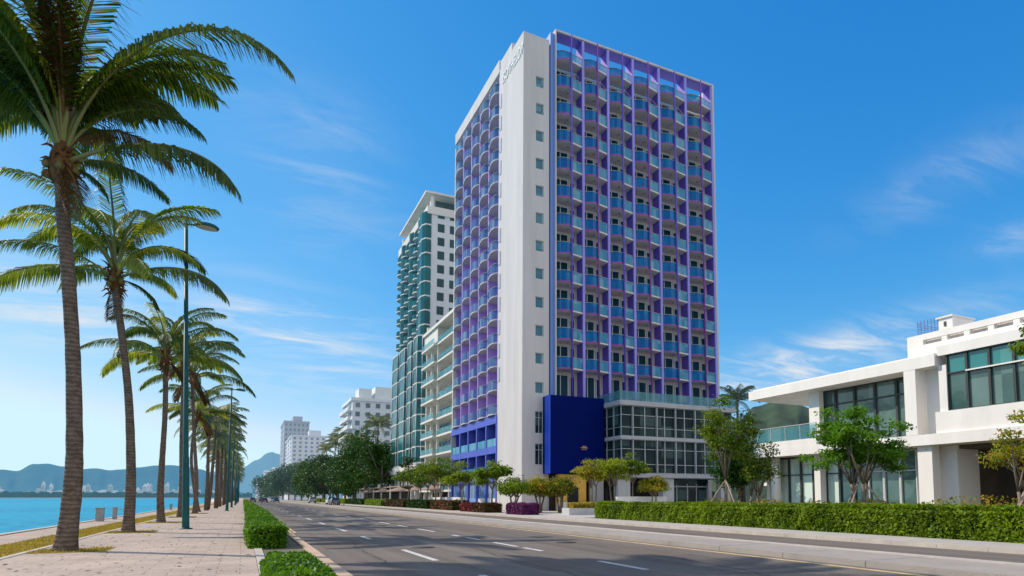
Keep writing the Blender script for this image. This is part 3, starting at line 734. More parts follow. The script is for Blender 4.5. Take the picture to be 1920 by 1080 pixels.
# ================================================================== CREAM BALCONY BLOCK
CY0, CY1, CXF = 93.2, 109.6, 28.0
cr_ = thing('balcony_block', 'cream apartment block with open balconies between the teal tower and the violet hotel', 'building', (CXF, CY0, 0))
cz = [2.6, 5.6, 8.5, 11.44, 14.24, 17.45, 20.65, 23.65, 26.6]
MB().box(30.3, 48, 88.3, CY1, -.3, 29.8).box(28.2, 30.3, CY1-.4, CY1, -.3, 31.2).box(28.2, 30.3, 88.3, 88.6, -.3, 30).build('wall', M_cream, cr_)
MB().box(27.6, 49, 88.2, 109.9, 29.4, 29.9).box(27.9, 30.2, 101.3, 109.8, 27.0, 29.39).build('roof', M_cream, cr_)
for y in (101.3, 105.2): MB().box(27.9, 28.3, y-.15, y+.15, -.2, 27).build('column', M_cream, cr_)
for z in cz:
    for (a, b_, pr) in ((88.6, 101.2, 0.0), (101.3, 109.3, .55)):
        o = MB().box(27.8-pr, 30.25, a, b_, z-.3, z).build('balcony', M_cream, cr_)
        MB().box(27.86-pr, 27.89-pr, a+.05, b_-.05, z+.02, z+.9).build('railing', MATS['clear_terrace_glass'], o)
        g_ = MB()
        g_.box(30.2, 30.24, a+.5, b_-.5, z+.1, z+2.3, 1)
        q = a+.5
        while q < b_-.4: g_.box(30.12, 30.19, q-.05, q+.05, z+.05, z+2.35); q += 1.9
        g_.build('glass_door', [M_frame, M_door if a < 100 else M_rail2], o)

# ================================================================== TEAL GLASS TOWER
TX = 34.0; T0, T1 = 131.5, 159.5
tt = thing('glass_tower', 'tall white tower with teal glass sea front and a wide overhanging flat roof', 'building', (TX, T0, 0))
MB().box(TX+.3, 62, T0, T1, -.3, 63.2).build('wall', mat('tower_white', (.62,.62,.62), .8, .08, .1, haze=.05), tt)
M_tw = mat('tower_trim', (.66,.62,.55), .8, .08, .1, haze=.05)
MB().box(33.0, 60, 130.9, 156.8, 66.6, 67.05).build('roof', M_tw, tt)
rm = MB().box(TX+3, 60, T0+4, T1-2, 63.2, 66.6)
for (x, y) in ((TX+.6, T0+.4), (TX+8, T0+.4), (TX+16, T0+.4), (TX+.6, T0+8), (TX+.6, T0+16), (TX+.6, T1-1)): rm.box(x-.35, x+.35, y-.35, y+.35, 63.2, 66.6)
rm.build('penthouse', M_tw, tt)
MB().box(TX-.5, 62, T0-.3, T1+.3, 62.2, 63.9).build('roof_band', M_tw, tt)
MB().box(TX+1.5, TX+7.5, T0+.9, T0+.95, 64, 65.8).build('penthouse_railing', M_tealdark, tt)
tz = [63.0-3.12*k for k in range(1, 19)]
for k, z in enumerate(tz):
    for x in (36.6, 39.3):
        zz_ = 60.9-3.03*k; o = MB().box(x-.75, x+.75, T0-.06, T0-.01, zz_+.7, zz_+2.5).build('window', M_tealdark, tt)
for k, z in enumerate(tz):
    nb = 6; bw = (T1-T0-3)/nb
    for i in range(nb):
        ya = T0+3+i*bw
        edge = [(TX-.1, ya+.05)]+[(TX-.3-.9*sin(pi*t), ya+bw*t) for t in (.15,.35,.5,.65,.85)]+[(TX-.1, ya+bw-.05)]
        o = MB().prism(edge+[(TX+.3, ya+bw), (TX+.3, ya)], z-.25, z).build('tower_balcony', M_tw, tt)
        g_ = MB()
        for j in range(len(edge)-1):
            (xa, y_a), (xb, y_b) = edge[j], edge[j+1]
            h_ = 2.7 if (i % 2 == 0) else 1.1
            g_.add([(xa+.06, y_a, z), (xb+.06, y_b, z), (xb+.06, y_b, z+h_), (xa+.06, y_a, z+h_)], [(0,1,2,3)])
        g_.build('railing', M_tealglass, o)
    edge = [(TX-1.4, T0+3.0), (TX-1.4, T0+.9), (TX-.8, T0-.3), (TX+.35, T0-.3)]
    o = MB().prism(edge+[(TX+.35, T0+.2), (TX+.2, T0+3)], z-.25, z).build('corner_balcony', M_tw, tt)
    g_ = MB()
    for j in range(3):
        (xa, y_a), (xb, y_b) = edge[j], edge[j+1]; g_.add([(xa+.05, y_a+.05, z), (xb+.05, y_b+.05, z), (xb+.05, y_b+.05, z+2.7), (xa+.05, y_a+.05, z+2.7)], [(0,1,2,3)])
    g_.build('railing', M_tealglass, o)
MB().box(TX+.2, TX+.28, T0+3, T1-.1, 8, 62).build('glass_wall', M_tealdark, tt)
# lower wing of stepped teal bays toward the street
for wi, (xa, ya, yb, zt) in enumerate(((30.2, 121.0, 131.0, 33.5), (30.4, 132.6, 146.5, 34.6))):
    n = int((zt-8)/3.1)
    rb = MB().box(xa+.6, 45, ya+.4, yb, 8, zt-.6)
    wg = rb.build('stepped_wing', M_tealdark, tt)
    for k in range(n+1):
        z = 8.2+k*3.1
        for j, (a, c) in enumerate(((ya, (ya+yb)/2-.2), ((ya+yb)/2, yb))):
            edge = [(xa+1.8, a), (xa+.1, a), (xa-.7, a+.9), (xa-.7, c-.9), (xa+.1, c)]
            o = MB().prism(edge+[(xa+1.8, c)], z-.25, z).build('bay_floor', M_tw, wg)
            if k == n: continue
            g_ = MB()
            for q in range(4):
                (x_a, y_a), (x_b, y_b) = edge[q], edge[q+1]
                g_.add([(x_a+.06, y_a+.06, z), (x_b+.06, y_b, z), (x_b+.06, y_b, z+2.8), (x_a+.06, y_a+.06, z+2.8)], [(0,1,2,3)])
                g_.tube([(x_a, y_a, z), (x_a, y_a, z+2.85)], .06, 5, 1)
            g_.build('bay_glass', [M_tealglass, M_tw], o)
    MB().box(xa+1.2, 45, ya+1, yb, -.3, 7.9).build('podium_wall', M_tw, tt)
    MB().prism([(xa-.9, ya-.3), (xa-.9, yb+.2), (xa+2, yb+.2), (xa+2, ya-.3)], 6.4, 7.9).build('canopy', M_tw, tt)
    for q in range(5):
        yy = ya+.3+q*(yb-ya-.6)/4; MB().box(xa-.3, xa+.1, yy-.2, yy+.2, -.3, 6.4).build('column', M_tw, tt)
        if q < 4: MB().box(xa+1.1, xa+1.18, yy+.3, yy+(yb-ya-.6)/4-.3, .2, 6).build('shop_window', M_tealdark, tt)

# ================================================================== WHITE BLOCK AND THE TOWERS BEYOND
def block(name, label, px_far, px_near, px_right, X, top, m, wm, floors, cols_side, cols_front, haze_trim, group=None, balc=False):
    """street-aligned block; near corner, far corner and the right end found by sight lines on plane X"""
    yn = onX(px_near, 800, X)[1]; yf = onX(px_far, 800, X)[1]; zt = onX(px_near, top, X)[2]; xr = onY(px_right, 800, yn)[0]
    o = thing(name, label, 'building', (X, yn, 0), 0, group)
    MB().box(X, xr, yn, yf, -.3, zt).build('wall', m, o)
    fh = (zt-6)/floors
    pm = MB().box(X-.5, xr+.4, yn-.4, yf+.4, zt+.0, zt+.7*fh*.5); pm.build('roof', haze_trim, o)
    wr = (xr-X); wl = (yf-yn)
    me_f = MB().box(0, wr/cols_front*.42, -.15, -.01, 0, fh*.5).mesh('window', [wm]); me_s = MB().box(-.15, -.01, 0, wl/cols_side*.5, 0, fh*.55).mesh('window', [wm])
    mbal = MB().box(-1.4, -.16, 0, wl/cols_side*.92, -.3, 0).box(-1.4, -1.3, 0, wl/cols_side*.92, .01, fh*.3).mesh('balcony', [haze_trim])
    for k in range(floors):
        z = 6+k*fh+fh*.3
        for c in range(cols_front): link('window', me_f, o, (wr*(c+.3)/cols_front, 0, z))
        for c in range(cols_side):
            link('window', me_s, o, (0, wl*(c+.25)/cols_side, z))
            if balc: link('balcony', mbal, o, (0, wl*(c+.04)/cols_side, z-fh*.3))
    return o, X, xr, yn, yf, zt
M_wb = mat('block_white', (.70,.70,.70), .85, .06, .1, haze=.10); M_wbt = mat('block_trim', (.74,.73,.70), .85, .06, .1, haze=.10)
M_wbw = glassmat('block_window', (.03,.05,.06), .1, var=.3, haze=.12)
o, X0, xr, yn, yf, zt = block('white_block', 'white apartment block with small dark windows left of the teal tower', 643, 660, 790, 30, 752, M_wb, M_wbw, 9, 2, 7, M_wbt, balc=True)
MB().box(X0+2, X0+6, yn+1, yn+8, zt+1.2, zt+4.2).box(X0+7, X0+12.5, yn+.5, yn+10, zt+1, zt+5).box(X0+13, xr, yn+1, yn+10, zt+1, zt+3).build('roof_house', M_wbt, o)
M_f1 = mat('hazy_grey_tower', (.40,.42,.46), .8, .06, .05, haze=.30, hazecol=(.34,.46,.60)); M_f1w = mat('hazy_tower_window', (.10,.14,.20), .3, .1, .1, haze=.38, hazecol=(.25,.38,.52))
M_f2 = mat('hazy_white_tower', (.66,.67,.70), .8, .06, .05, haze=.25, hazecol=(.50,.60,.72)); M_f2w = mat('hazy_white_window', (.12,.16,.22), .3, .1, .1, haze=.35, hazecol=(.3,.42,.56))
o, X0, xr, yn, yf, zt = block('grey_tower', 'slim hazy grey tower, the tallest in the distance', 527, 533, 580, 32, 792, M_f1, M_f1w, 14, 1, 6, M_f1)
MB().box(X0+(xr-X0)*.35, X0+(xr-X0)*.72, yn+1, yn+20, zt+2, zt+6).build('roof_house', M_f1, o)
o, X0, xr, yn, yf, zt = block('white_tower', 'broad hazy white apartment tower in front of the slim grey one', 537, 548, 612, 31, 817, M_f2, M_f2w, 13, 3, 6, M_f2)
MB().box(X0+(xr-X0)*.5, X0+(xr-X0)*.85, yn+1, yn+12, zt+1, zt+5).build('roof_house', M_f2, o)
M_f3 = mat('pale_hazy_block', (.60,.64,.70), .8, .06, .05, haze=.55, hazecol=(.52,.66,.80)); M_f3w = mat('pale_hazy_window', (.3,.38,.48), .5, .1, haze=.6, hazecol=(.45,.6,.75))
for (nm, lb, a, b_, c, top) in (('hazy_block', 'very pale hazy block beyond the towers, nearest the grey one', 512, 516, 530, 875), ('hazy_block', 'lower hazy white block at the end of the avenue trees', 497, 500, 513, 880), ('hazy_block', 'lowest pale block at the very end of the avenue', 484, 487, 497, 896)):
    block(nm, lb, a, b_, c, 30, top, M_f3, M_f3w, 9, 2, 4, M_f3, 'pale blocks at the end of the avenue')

# ================================================================== WHITE TWO-STOREY BUILDING
XA, XW = 31.6, 33.0
yp = lambda px, X: onX(px, 800, X)[1]
zp = lambda px, py, X: onX(px, py, X)[2]
wh = thing('white_pavilion', 'white modern two-storey building with a long flat roof and wide dark windows', 'building', (XA, 20, 0))
M_w = mat('warm_white_wall', (.80,.76,.71), .8, .08, .7, .08, 20, streak=6)  # warm white wall paint with vertical streaks
M_wg = glassmat('pavilion_glass', (.035,.09,.08), .05, var=.35, light=(.30,.42,.38), cell=(1.6,1.6,2.4), thresh=.5, spec=.9)
M_wgt = glassmat('pavilion_top_glass', (.02,.20,.20), .06, var=.3, light=(.2,.45,.42), cell=(1.6,1.6,2.4), thresh=.4, spec=.8)
M_gg = glassmat('ground_floor_glass', (.50,.66,.56), .06, var=.7, light=(.80,.88,.80), cell=(.9,.9,1.2), thresh=.25, spec=.8)  # pale colour stands in for a lit interior and bright reflection
yRoofL = yp(1405, XA); yColL, yColR = yp(1698, XA), yp(1720, XA); yRoofR = yp(1758, XA)
zR0, zR1 = 8.14, 8.75; zS0, zS1 = 4.1, 4.66
YN = 3.0
rf = MB().box(XA, 46, yRoofR, yRoofL, zR0, zR1).box(XA+.25, 45.8, yRoofR+.2, yRoofL-.2, zR1, zR1+.12)
rf.build('roof', M_w, wh)
MB().box(XA+.02, 46, YN, yRoofL-.3, zS0, zS1).box(XA+.55, 45.9, yRoofR+1, yRoofL-.35, zS1, zS1+.01).build('floor_slab', M_w, wh)
MB().box(XA+.03, XA+.25, yp(1530, XA), yRoofL-.35, zS1, zS1+.42).build('terrace_parapet', M_w, wh)
tr = MB().box(XA+.12, XA+.14, yp(1530, XA)+.1, yRoofL-.5, zS1+.44, zS1+1.3, 0).box(XA+.1, 45, yRoofL-.5, yRoofL-.48, zS1+.05, zS1+1.3, 0)
q = yp(1530, XA)+.1
while q < yRoofL-.5: tr.box(XA+.10, XA+.17, q, q+.04, zS1+.42, zS1+1.34, 1); q += 1.25
tr.box(XA+.1, XA+.17, yp(1530, XA)+.1, yRoofL-.48, zS1+1.345, zS1+1.39, 1)
tr.build('terrace_railing', [MATS['clear_terrace_glass'], M_steel], wh)
# piers
MB().box(XA+.01, XA+.9, yColR, yColL, zS1, zR0).build('pier', M_w, wh)
MB().box(XA+.3, XA+.9, yp(1745, XA+.3), yp(1718, XA+.3), -.3, zS0).build('pier', M_w, wh)
MB().box(XA+.9, XA+1.3, yp(1531, XA+.9)-.25, yp(1518, XA+.9), zS1, zR0).build('pier', M_w, wh)
MB().box(XA+.9, XA+1.4, yp(1535, XA+.9), yp(1524, XA+.9), -.3, zS0).build('pier', M_w, wh)
pc = MB().lathe([(.32,-.3),(.32,zS0)], 20, XA+.8, yp(1452, XA+.8)); pc.build('round_column', M_w, wh)
# upper windows
ua, ub = yColL+.1, yp(1533, XW)
n = 5; st = (ub-ua)/n
for i in range(n):
    o = glazing('X', ua+i*st, ua+(i+1)*st-.01, XW, 4.7, 8.13, [7.2], wh, M_dframe, M_wg, .06)
MB().box(33.3, 45, ua-3, ub, 4.7, 8.1).build('upper_room', M_w, wh)
# recessed pale wall beside the pier
MB().box(XA+.9, XA+1.6, yColR-1.7, yColR+.3, 4.67, 8.13).build('recess_wall', M_w, wh)
# second block: plane XB
XB = 31.75
yB = yp(1777, XB); z2a, z2b = zp(1777, 770, XB), zp(1777, 664, XB)
bb = MB()
bb.box(XB, XB+1.2, YN, yColR-.9, zS1+.01, z2a)                         # white band under the window
bb.box(XB+.1, XB+1.2, yB, yColR-1.1, z2a, 8.13)
bb.box(XB, 46, YN, yRoofR-.02, z2b, z2b+.5)
bb.build('window_surround', M_w, wh)
x2 = [yB]
for px in (1815, 1858, 1905): x2.append(yp(px, XB))
x2 += [x2[-1]-1.3*i for i in range(1, 7)]
for i in range(len(x2)-1):
    glazing('X', x2[i+1]+.01, x2[i], XB+.1, z2a, z2b, [z2b-.95], wh, M_dframe, M_wg, .05)
    MB().box(XB+.215, XB+.219, x2[i+1]+.07, x2[i]-.06, z2b-.92, z2b-.05).build('upper_pane', M_wgt, wh)
    if i: MB().box(XB+.02, XB+.09, x2[i+1]+.0, x2[i], z2b-1.0, z2b-.93).build('transom', M_w, wh)
# top parapet with its row of slots
yT = yp(1708, XA+.8); XT = XA+.8
zT1 = zp(1708, 632, XT); zT0 = zR1+.12
tp = MB()
tp.box(XT, XT+.3, YN, yT, zT1-.32, zT1).box(XT, XT+.3, YN, yT, zT0-.1, zT0+.66).box(XT+.3, 46, YN, yT, zT0-.1, zT0+.2)
tp.box(XT, XT+.3, yT-.9, yT, zT0+.66, zT1-.32)
q = yT-1.9
while q > YN: tp.box(XT+.02, XT+.28, q-.28, q, zT0+.66, zT1-.32); q -= 1.15
tp.box(XT+.55, XT+.7, YN, yT-.3, zT0+.2, zT1-.02)
tp.build('roof_parapet', M_w, wh)
M_rblue = mat('blue_roof_rail', (.10,.22,.45), .5, .1)
yb0, yb1 = yp(1768, XT+.6), yp(1796, XT+.6)
MB().box(XT+.6, XT+2.4, yb1, yb0, zT1-.4, zT1+.75).box(XT+.5, XT+2.5, yb1-.06, yb0+.06, zT1+.75, zT1+.83).build('roof_hut', M_w, wh)
MB().box(XT+.56, XT+.595, (yb0+yb1)/2-.05, (yb0+yb1)/2+.06, zT1+.3, zT1+.55).build('hut_vent', M_dframe, wh)
rl = MB(); ra = yp(1729, XT+.6)
for x in (XT+.6, XT+3.5):
    for zz_ in range(6): rl.box(x-.012, x+.012, yb0, ra, zT1+.1+zz_*.13, zT1+.125+zz_*.13)
    for q in range(7): yy = yb0+(ra-yb0)*q/6; rl.box(x-.018, x+.018, yy-.018, yy+.018, zT1-.2, zT1+.9)
for zz_ in range(6): rl.box(XT+.62, XT+3.48, ra-.012, ra+.012, zT1+.1+zz_*.13, zT1+.125+zz_*.13)
rl.build('roof_railing', M_rblue, wh)
MB().box(XT+.4, XT+.9, yp(1872, XT), yp(1850, XT), zT1, zT1+.10).build('roof_cable_tray', M_dframe, wh)
# ground floor
ga, gb = yp(1715, XW), yp(1455, XW)
n = 10; st = (gb-ga)/n
for i in range(n):
    glazing('X', ga+i*st, ga+(i+1)*st-.01, XW, .1, 4.05, [2.9], wh, M_frame if i < 3 else M_dframe, M_gg if i > 4 else M_wg, .06)
MB().box(33.4, 45, ga-.5, gb+.3, -.3, 4.08).build('ground_room', M_w, wh)
MB().box(XW-.3, 45, gb+.4, gb+.7, -.3, 4.08).build('end_wall', M_w, wh)
pa = yp(1792, XA+1.2)
MB().box(XA+1.2, XA+3, pa, yp(1745, XA+1.2)+.3, -.3, 4.08).build('recess_wall', M_w, wh)
# carport: deep opening, its shade painted dark onto ceiling beam and back wall
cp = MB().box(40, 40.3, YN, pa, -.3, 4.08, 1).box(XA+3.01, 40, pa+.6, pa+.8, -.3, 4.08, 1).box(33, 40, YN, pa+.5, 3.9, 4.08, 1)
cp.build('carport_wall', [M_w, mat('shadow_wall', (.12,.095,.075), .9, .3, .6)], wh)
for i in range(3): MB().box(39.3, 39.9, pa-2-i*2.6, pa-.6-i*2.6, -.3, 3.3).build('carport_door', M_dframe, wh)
MB().box(XA+.3, XA+.75, YN-.2, YN+.8, -.3, zS0).build('pier', M_w, wh)
MB().lathe([(.09,3.84),(.11,3.9),(.07,3.98)], 10, XA+.4, yp(1728, XA)).build('wall_lamp', M_dframe, wh)
MB().box(21.6, 60, -40, 39.5, -.5, -.05).build('garden_ground', M_earth); bpy.data.objects['garden_ground']['kind'] = 'structure'

# low house visible between the hotel and the pavilion
lh = thing('low_house', 'low pale house half hidden behind the trees between hotel and pavilion', 'building', (46, 45, 0))
MB().box(40, 52, 40.5, 41.0, -.3, 2.4).build('wall', M_cream, lh)
MB().box(39.7, 52, 40.2, 41.2, 2.4, 2.65).build('coping', M_w, lh)

# ================================================================== VEGETATION
def frond_mesh(name, L_, e0, e1, nl=60, lw=.045, droop=.75, seed=0, mats=None, wide=1.22, curl=0.0):
    r = random.Random(seed); n = 26; pts = []; p = Vector((0,0,0)); ts = []
    for i in range(n+1):
        t = i/n; a = e0+(e1-e0)*t**1.35; d = Vector((cos(a), curl*t*t, sin(a))).normalized(); pts.append(p.copy()); ts.append(d); p = p+d*(L_/n)
    mb = MB()
    mb.tube(pts, [.055*(1-i/n)**.8+.007 for i in range(n+1)], 5, 1)
    Q = []
    for side in (-1, 1):
        for i in range(nl):
            t = .22+.775*i/(nl-1); f = t*n; k = min(n-1, int(f)); q = pts[k].lerp(pts[k+1], f-k); tg = ts[k]
            sd = Vector((-tg.y*0, side, 0)); sd = (sd-tg*sd.dot(tg)).normalized()
            prof = (sin(pi*min(1, (t-.17)/.9))**.55)*(1-.45*t)
            ll = wide*1.15*max(.25, prof)*r.uniform(.85, 1.08)
            dr = droop*r.uniform(.6, 1.25)
            d0 = (sd*.8+tg*(.45+.5*t)+Vector((0,0,.15-.35*dr))).normalized()
            d1 = (sd*.45+tg*(.35+.4*t)+Vector((0,0,-dr*1.15))).normalized()
            m_ = q+d0*ll*.5; e_ = m_+d1*ll*.5
            wv = d0.cross(Vector((0,0,1)));
            if wv.length < .1: wv = tg.copy()
            wv = (wv.normalized()*.8+Vector((0,0,r.uniform(-.4,.4)))).normalized()*lw*.5
            mb.add([q-wv*.6, q+wv*.6, m_+wv, m_-wv, e_+wv*.2, e_-wv*.2], [(0,1,2,3), (3,2,4,5)], 0)
    return mb.mesh(name, mats)
FR = {}
def get_frond(kind, yel, var):
    key = (kind, yel, var)
    if key not in FR:
        e0, e1, L_, dr = {'up': (1.40, -.2, 4.8, 1.0), 'high': (1.12, -.85, 5.1, 1.3), 'mid': (.66, -.80, 5.2, 1.7), 'low': (.40, -1.05, 5.0, 1.7), 'hang': (-.1, -1.35, 3.4, .8), 'arch': (1.30, -1.05, 8.3, 1.5), 'dead': (-.55, -1.5, 2.9, .6)}[kind]
        FR[key] = frond_mesh('frond', L_*(1+.06*var), e0, e1, 100 if kind != 'arch' else 150, .052, dr, {'up':1,'high':2,'mid':3,'low':4,'hang':5,'arch':6,'dead':7}[kind]*13+var, [(M_frond, M_frondy, M_deadleaf)[yel], M_rachis if yel < 2 else M_husk], curl=(-.25, .05, .3)[var % 3])
    return FR[key]
def palm_trunk(pts, r0, r1, parent, seed=0):
    n = len(pts); P = []; R = []
    m = 34
    for i in range(m+1):
        t = i/m; f = t*(n-1); k = min(n-2, int(f)); u = f-k
        a, b_ = Vector(pts[k]), Vector(pts[k+1])
        pa_ = Vector(pts[max(0,k-1)]); pb_ = Vector(pts[min(n-1,k+2)])
        q = 0.5*((2*a)+(b_-pa_)*u+(2*pa_-5*a+4*b_-pb_)*u*u+(3*a-pa_-3*b_+pb_)*u**3)
        P.append(q); flare = 1+.35*max(0, 1-t*14)
        R.append((r0+(r1-r0)*min(1, t*1.8)**.8)*flare*(1+.03*sin(t*90+seed)))
    return MB().tube(P, R, 14).build('trunk', M_ringbark, parent, local=True)
def ringbark():
    m = mat('ringed_palm_bark', (.10,.072,.055), .95, .4, 5, spec=.05, col2=(.235,.18,.14))
    nt = m.node_tree; N = nt.nodes; L = nt.links; p = N['Principled BSDF']
    geo = N.new('ShaderNodeNewGeometry')
    wv = N.new('ShaderNodeTexWave'); wv.bands_direction = 'Z'; wv.inputs['Scale'].default_value = 2.6; wv.inputs['Distortion'].default_value = 3.5; wv.inputs['Detail'].default_value = 3; wv.inputs['Detail Scale'].default_value = 3
    L.new(geo.outputs['Position'], wv.inputs['Vector'])
    n = N.new('ShaderNodeTexNoise'); n.inputs['Scale'].default_value = 25; L.new(geo.outputs['Position'], n.inputs['Vector'])
    a = N.new('ShaderNodeMath'); a.operation = 'MULTIPLY_ADD'; a.inputs[1].default_value = .6; L.new(n.outputs[0], a.inputs[0]); L.new(wv.outputs['Fac'], a.inputs[2])
    b = N.new('ShaderNodeBump'); b.inputs['Strength'].default_value = .55; b.inputs['Distance'].default_value = .03; L.new(a.outputs[0], b.inputs['Height']); L.new(b.outputs[0], p.inputs['Normal'])
    src = [l for l in L if l.to_socket == p.inputs['Base Color']][0].from_socket
    mx = N.new('ShaderNodeMix'); mx.data_type = 'RGBA'; mx.blend_type = 'MULTIPLY'; mx.inputs['Factor'].default_value = .6
    r = N.new('ShaderNodeMapRange'); r.inputs['To Min'].default_value = .45; r.inputs['To Max'].default_value = 1.1; L.new(wv.outputs['Fac'], r.inputs[0])
    cbn = N.new('ShaderNodeCombineColor')
    for i in range(3): L.new(r.outputs[0], cbn.inputs[i])
    L.new(src, mx.inputs['A']); L.new(cbn.outputs[0], mx.inputs['B']); L.new(mx.outputs['Result'], p.inputs['Base Color'])
    return m
M_ringbark = ringbark()
def crown_base(parent, top, r, seed):
    rr_ = random.Random(seed); mb = MB()
    mb.lathe([(r*.9,-.55),(r*1.5,-.35),(r*1.75,0),(r*1.5,.35),(r*.6,.7),(.02,.9)], 12)
    for i in range(46):
        a = rr_.uniform(0, 2*pi); z = rr_.uniform(-.7, .5); l = rr_.uniform(.15, .5); rad = r*1.35
        p0 = Vector((cos(a)*rad, sin(a)*rad, z)); p1 = p0+Vector((cos(a+.3)*l*.7, sin(a+.3)*l*.7, rr_.uniform(-.35,.25)))
        mb.tube([p0, (p0+p1)/2+Vector((0,0,.06)), p1], [.05,.035,.008], 4)
    mb.v = [(x+top[0], y+top[1], z+top[2]) for x,y,z in mb.v]
    return mb.build('crown_fibre', M_husk, parent, local=True)
def palm(loc, pts, r0, r1, label, seed, fronds=None, nf=22, scale=1.0, yel=.25, group='coconut palms along the promenade', coconuts=0):
    rr_ = random.Random(seed)
    t = thing('palm_tree', label, 'palm tree', loc, 0, group)
    palm_trunk(pts, r0, r1, t, seed); top = Vector(pts[-1]); crown_base(t, top, r1, seed)
    if fronds is None:
        fronds = []
        for i in range(nf):
            u = i/(nf-1); kind = ('up','up','high','high','mid','mid','low')[min(6, int(u*7))]
            fronds.append((kind, 360*((i*.381966) % 1)+rr_.uniform(-14, 14), rr_.uniform(.85, 1.08)))
    if all(f[0] != 'dead' for f in fronds): fronds = list(fronds)+[('dead', rr_.uniform(0,360), rr_.uniform(.6,.95)) for _ in range(2)]
    for i, f in enumerate(fronds):
        kind, az, s = f[:3]
        y_ = 2 if (kind == 'dead' or len(f) > 3) else int(rr_.random() < yel)
        o = link('frond', get_frond(kind, y_, rr_.randrange(3)), t, tuple(top+Vector((0,0,.25 if kind in ('up','high') else .0))), radians(az)-PSI)
        s *= scale; o.scale = (s, s, s); o.rotation_euler[0] = 0
    if coconuts:
        for i in range(coconuts):
            a = rr_.uniform(0, 2*pi); q = top+Vector((cos(a)*.33, sin(a)*.33, rr_.uniform(-.35,-.05)))
            mb = MB().lathe([(.02,-.13),(.09,-.09),(.12,0),(.08,.1),(.02,.13)], 8); mb.v = [(x+q.x, y+q.y, z+q.z) for x,y,z in mb.v]
            mb.build('coconut', mat('coconut_green', (.16,.12,.03), .6, .3, 5), t, local=True)
    return t
RI = Vector(RV)       # camera-right on the ground, used only to lay out the curve of trunks seen from the side
def bend(pairs): return [tuple(RI*dx+Vector((0,0,z))) for dx, z in pairs]
palm((-4.16,20.94,0), bend([(0,-.1),(.10,1.5),(.09,2.7),(-.10,5.2),(-.36,7.4),(-.60,9.1),(-.74,10.6)]), .245, .165,
     'nearest and thickest palm at the left edge, its crown cut by the frame', 1, coconuts=6, fronds=[
     ('low', 0, 1.14), ('high', 16, .80), ('arch', -4, 1.0), ('mid', 66, .62), ('dead', -30, .75), ('up', 80, 1.0, 1), ('up', 200, .9, 1), ('up', 300, 1.0, 1), ('high', 60, .7, 1), ('up', 60, .9), ('up', 75, 1.1), ('up', 120, 1.15), ('up', 165, 1.1), ('up', 200, 1.1), ('up', 250, 1.0), ('up', 290, 1.1), ('up', 300, 1.15),
     ('high', 150, 1.0), ('high', 178, 1.1), ('high', 205, 1.05), ('high', 235, 1.0), ('high', 105, .9), ('high', 128, 1.0), ('high', 265, 1.0), ('up', 100, 1.3), ('up', 185, 1.3), ('up', 130, 1.25), ('up', 225, 1.25), ('up', 140, 1.3),
     ('up', 155, 1.3), ('up', 95, 1.4), ('up', 62, 1.35), ('up', 118, 1.2), ('up', 265, 1.4), ('up', 42, 1.3), ('up', 210, 1.3), ('up', 85, .85), ('up', 320, 1.3), ('up', 12, 1.1), ('up', 175, 1.0), ('high', 190, 1.25), ('high', 165, 1.3), ('hang', 110, .5), ('hang', 30, .4)], yel=.04)
palm((-4.13,31.05,0), bend([(0,-.1),(.02,1.4),(-.04,3.0),(-.28,5.6),(-.70,8.2),(-.98,9.6),(-1.1,10.5)]), .225, .14,
     'second palm of the promenade row, leaning left, with yellow-green fronds', 2, fronds=[
     ('low', 2, 1.08), ('low', -40, .8), ('low', 182, 1.1), ('dead', 120, .6), ('hang', 10, .6), ('high', 165, 1.0), ('high', 28, .66), ('up', 20, .9), ('up', 90, 1.0), ('up', 200, 1.1), ('up', 290, 1.0), ('high', 140, 1.05),
     ('high', 205, 1.05), ('high', 60, .9), ('high', 320, .9), ('mid', 150, .9), ('mid', 215, .8), ('up', 150, 1.2), ('high', 250, .9), ('up', 30, 1.15), ('high', 110, .9), ('mid', 70, .6)], yel=.6, coconuts=3)
palm((-4.06,42.1,0), bend([(0,-.1),(-.12,1.5),(-.12,3.2),(-.08,6.0),(-.14,8.0),(-.22,9.3)]), .22, .135, 'third palm of the promenade row, just left of the tall green lamp post', 3, nf=18, scale=.86, yel=.45)
palm((-3.95,52.8,0), bend([(0,-.1),(.0,2.5),(-.15,5.5),(-.2,8.6),(-.25,11.0)]), .22, .135, 'fourth palm of the promenade row, half hidden behind the tall green lamp post', 4, nf=16, scale=.82, yel=.2)
palm((-3.75,64.6,0), bend([(0,-.1),(.05,2.5),(-.2,5.5),(-.5,8.6),(-.7,12.0)]), .22, .135, 'fifth palm of the promenade row, just right of the tall green lamp post', 5, nf=18, scale=.98, yel=.2)
palm((-3.9,72.5,0), bend([(0,-.1),(-.5,2.5),(-.9,5.0),(-.8,7.6),(-.4,9.6)]), .22, .14, 'slender palm bowing left, sixth in the promenade row', 6, nf=16, scale=.95, yel=.4)
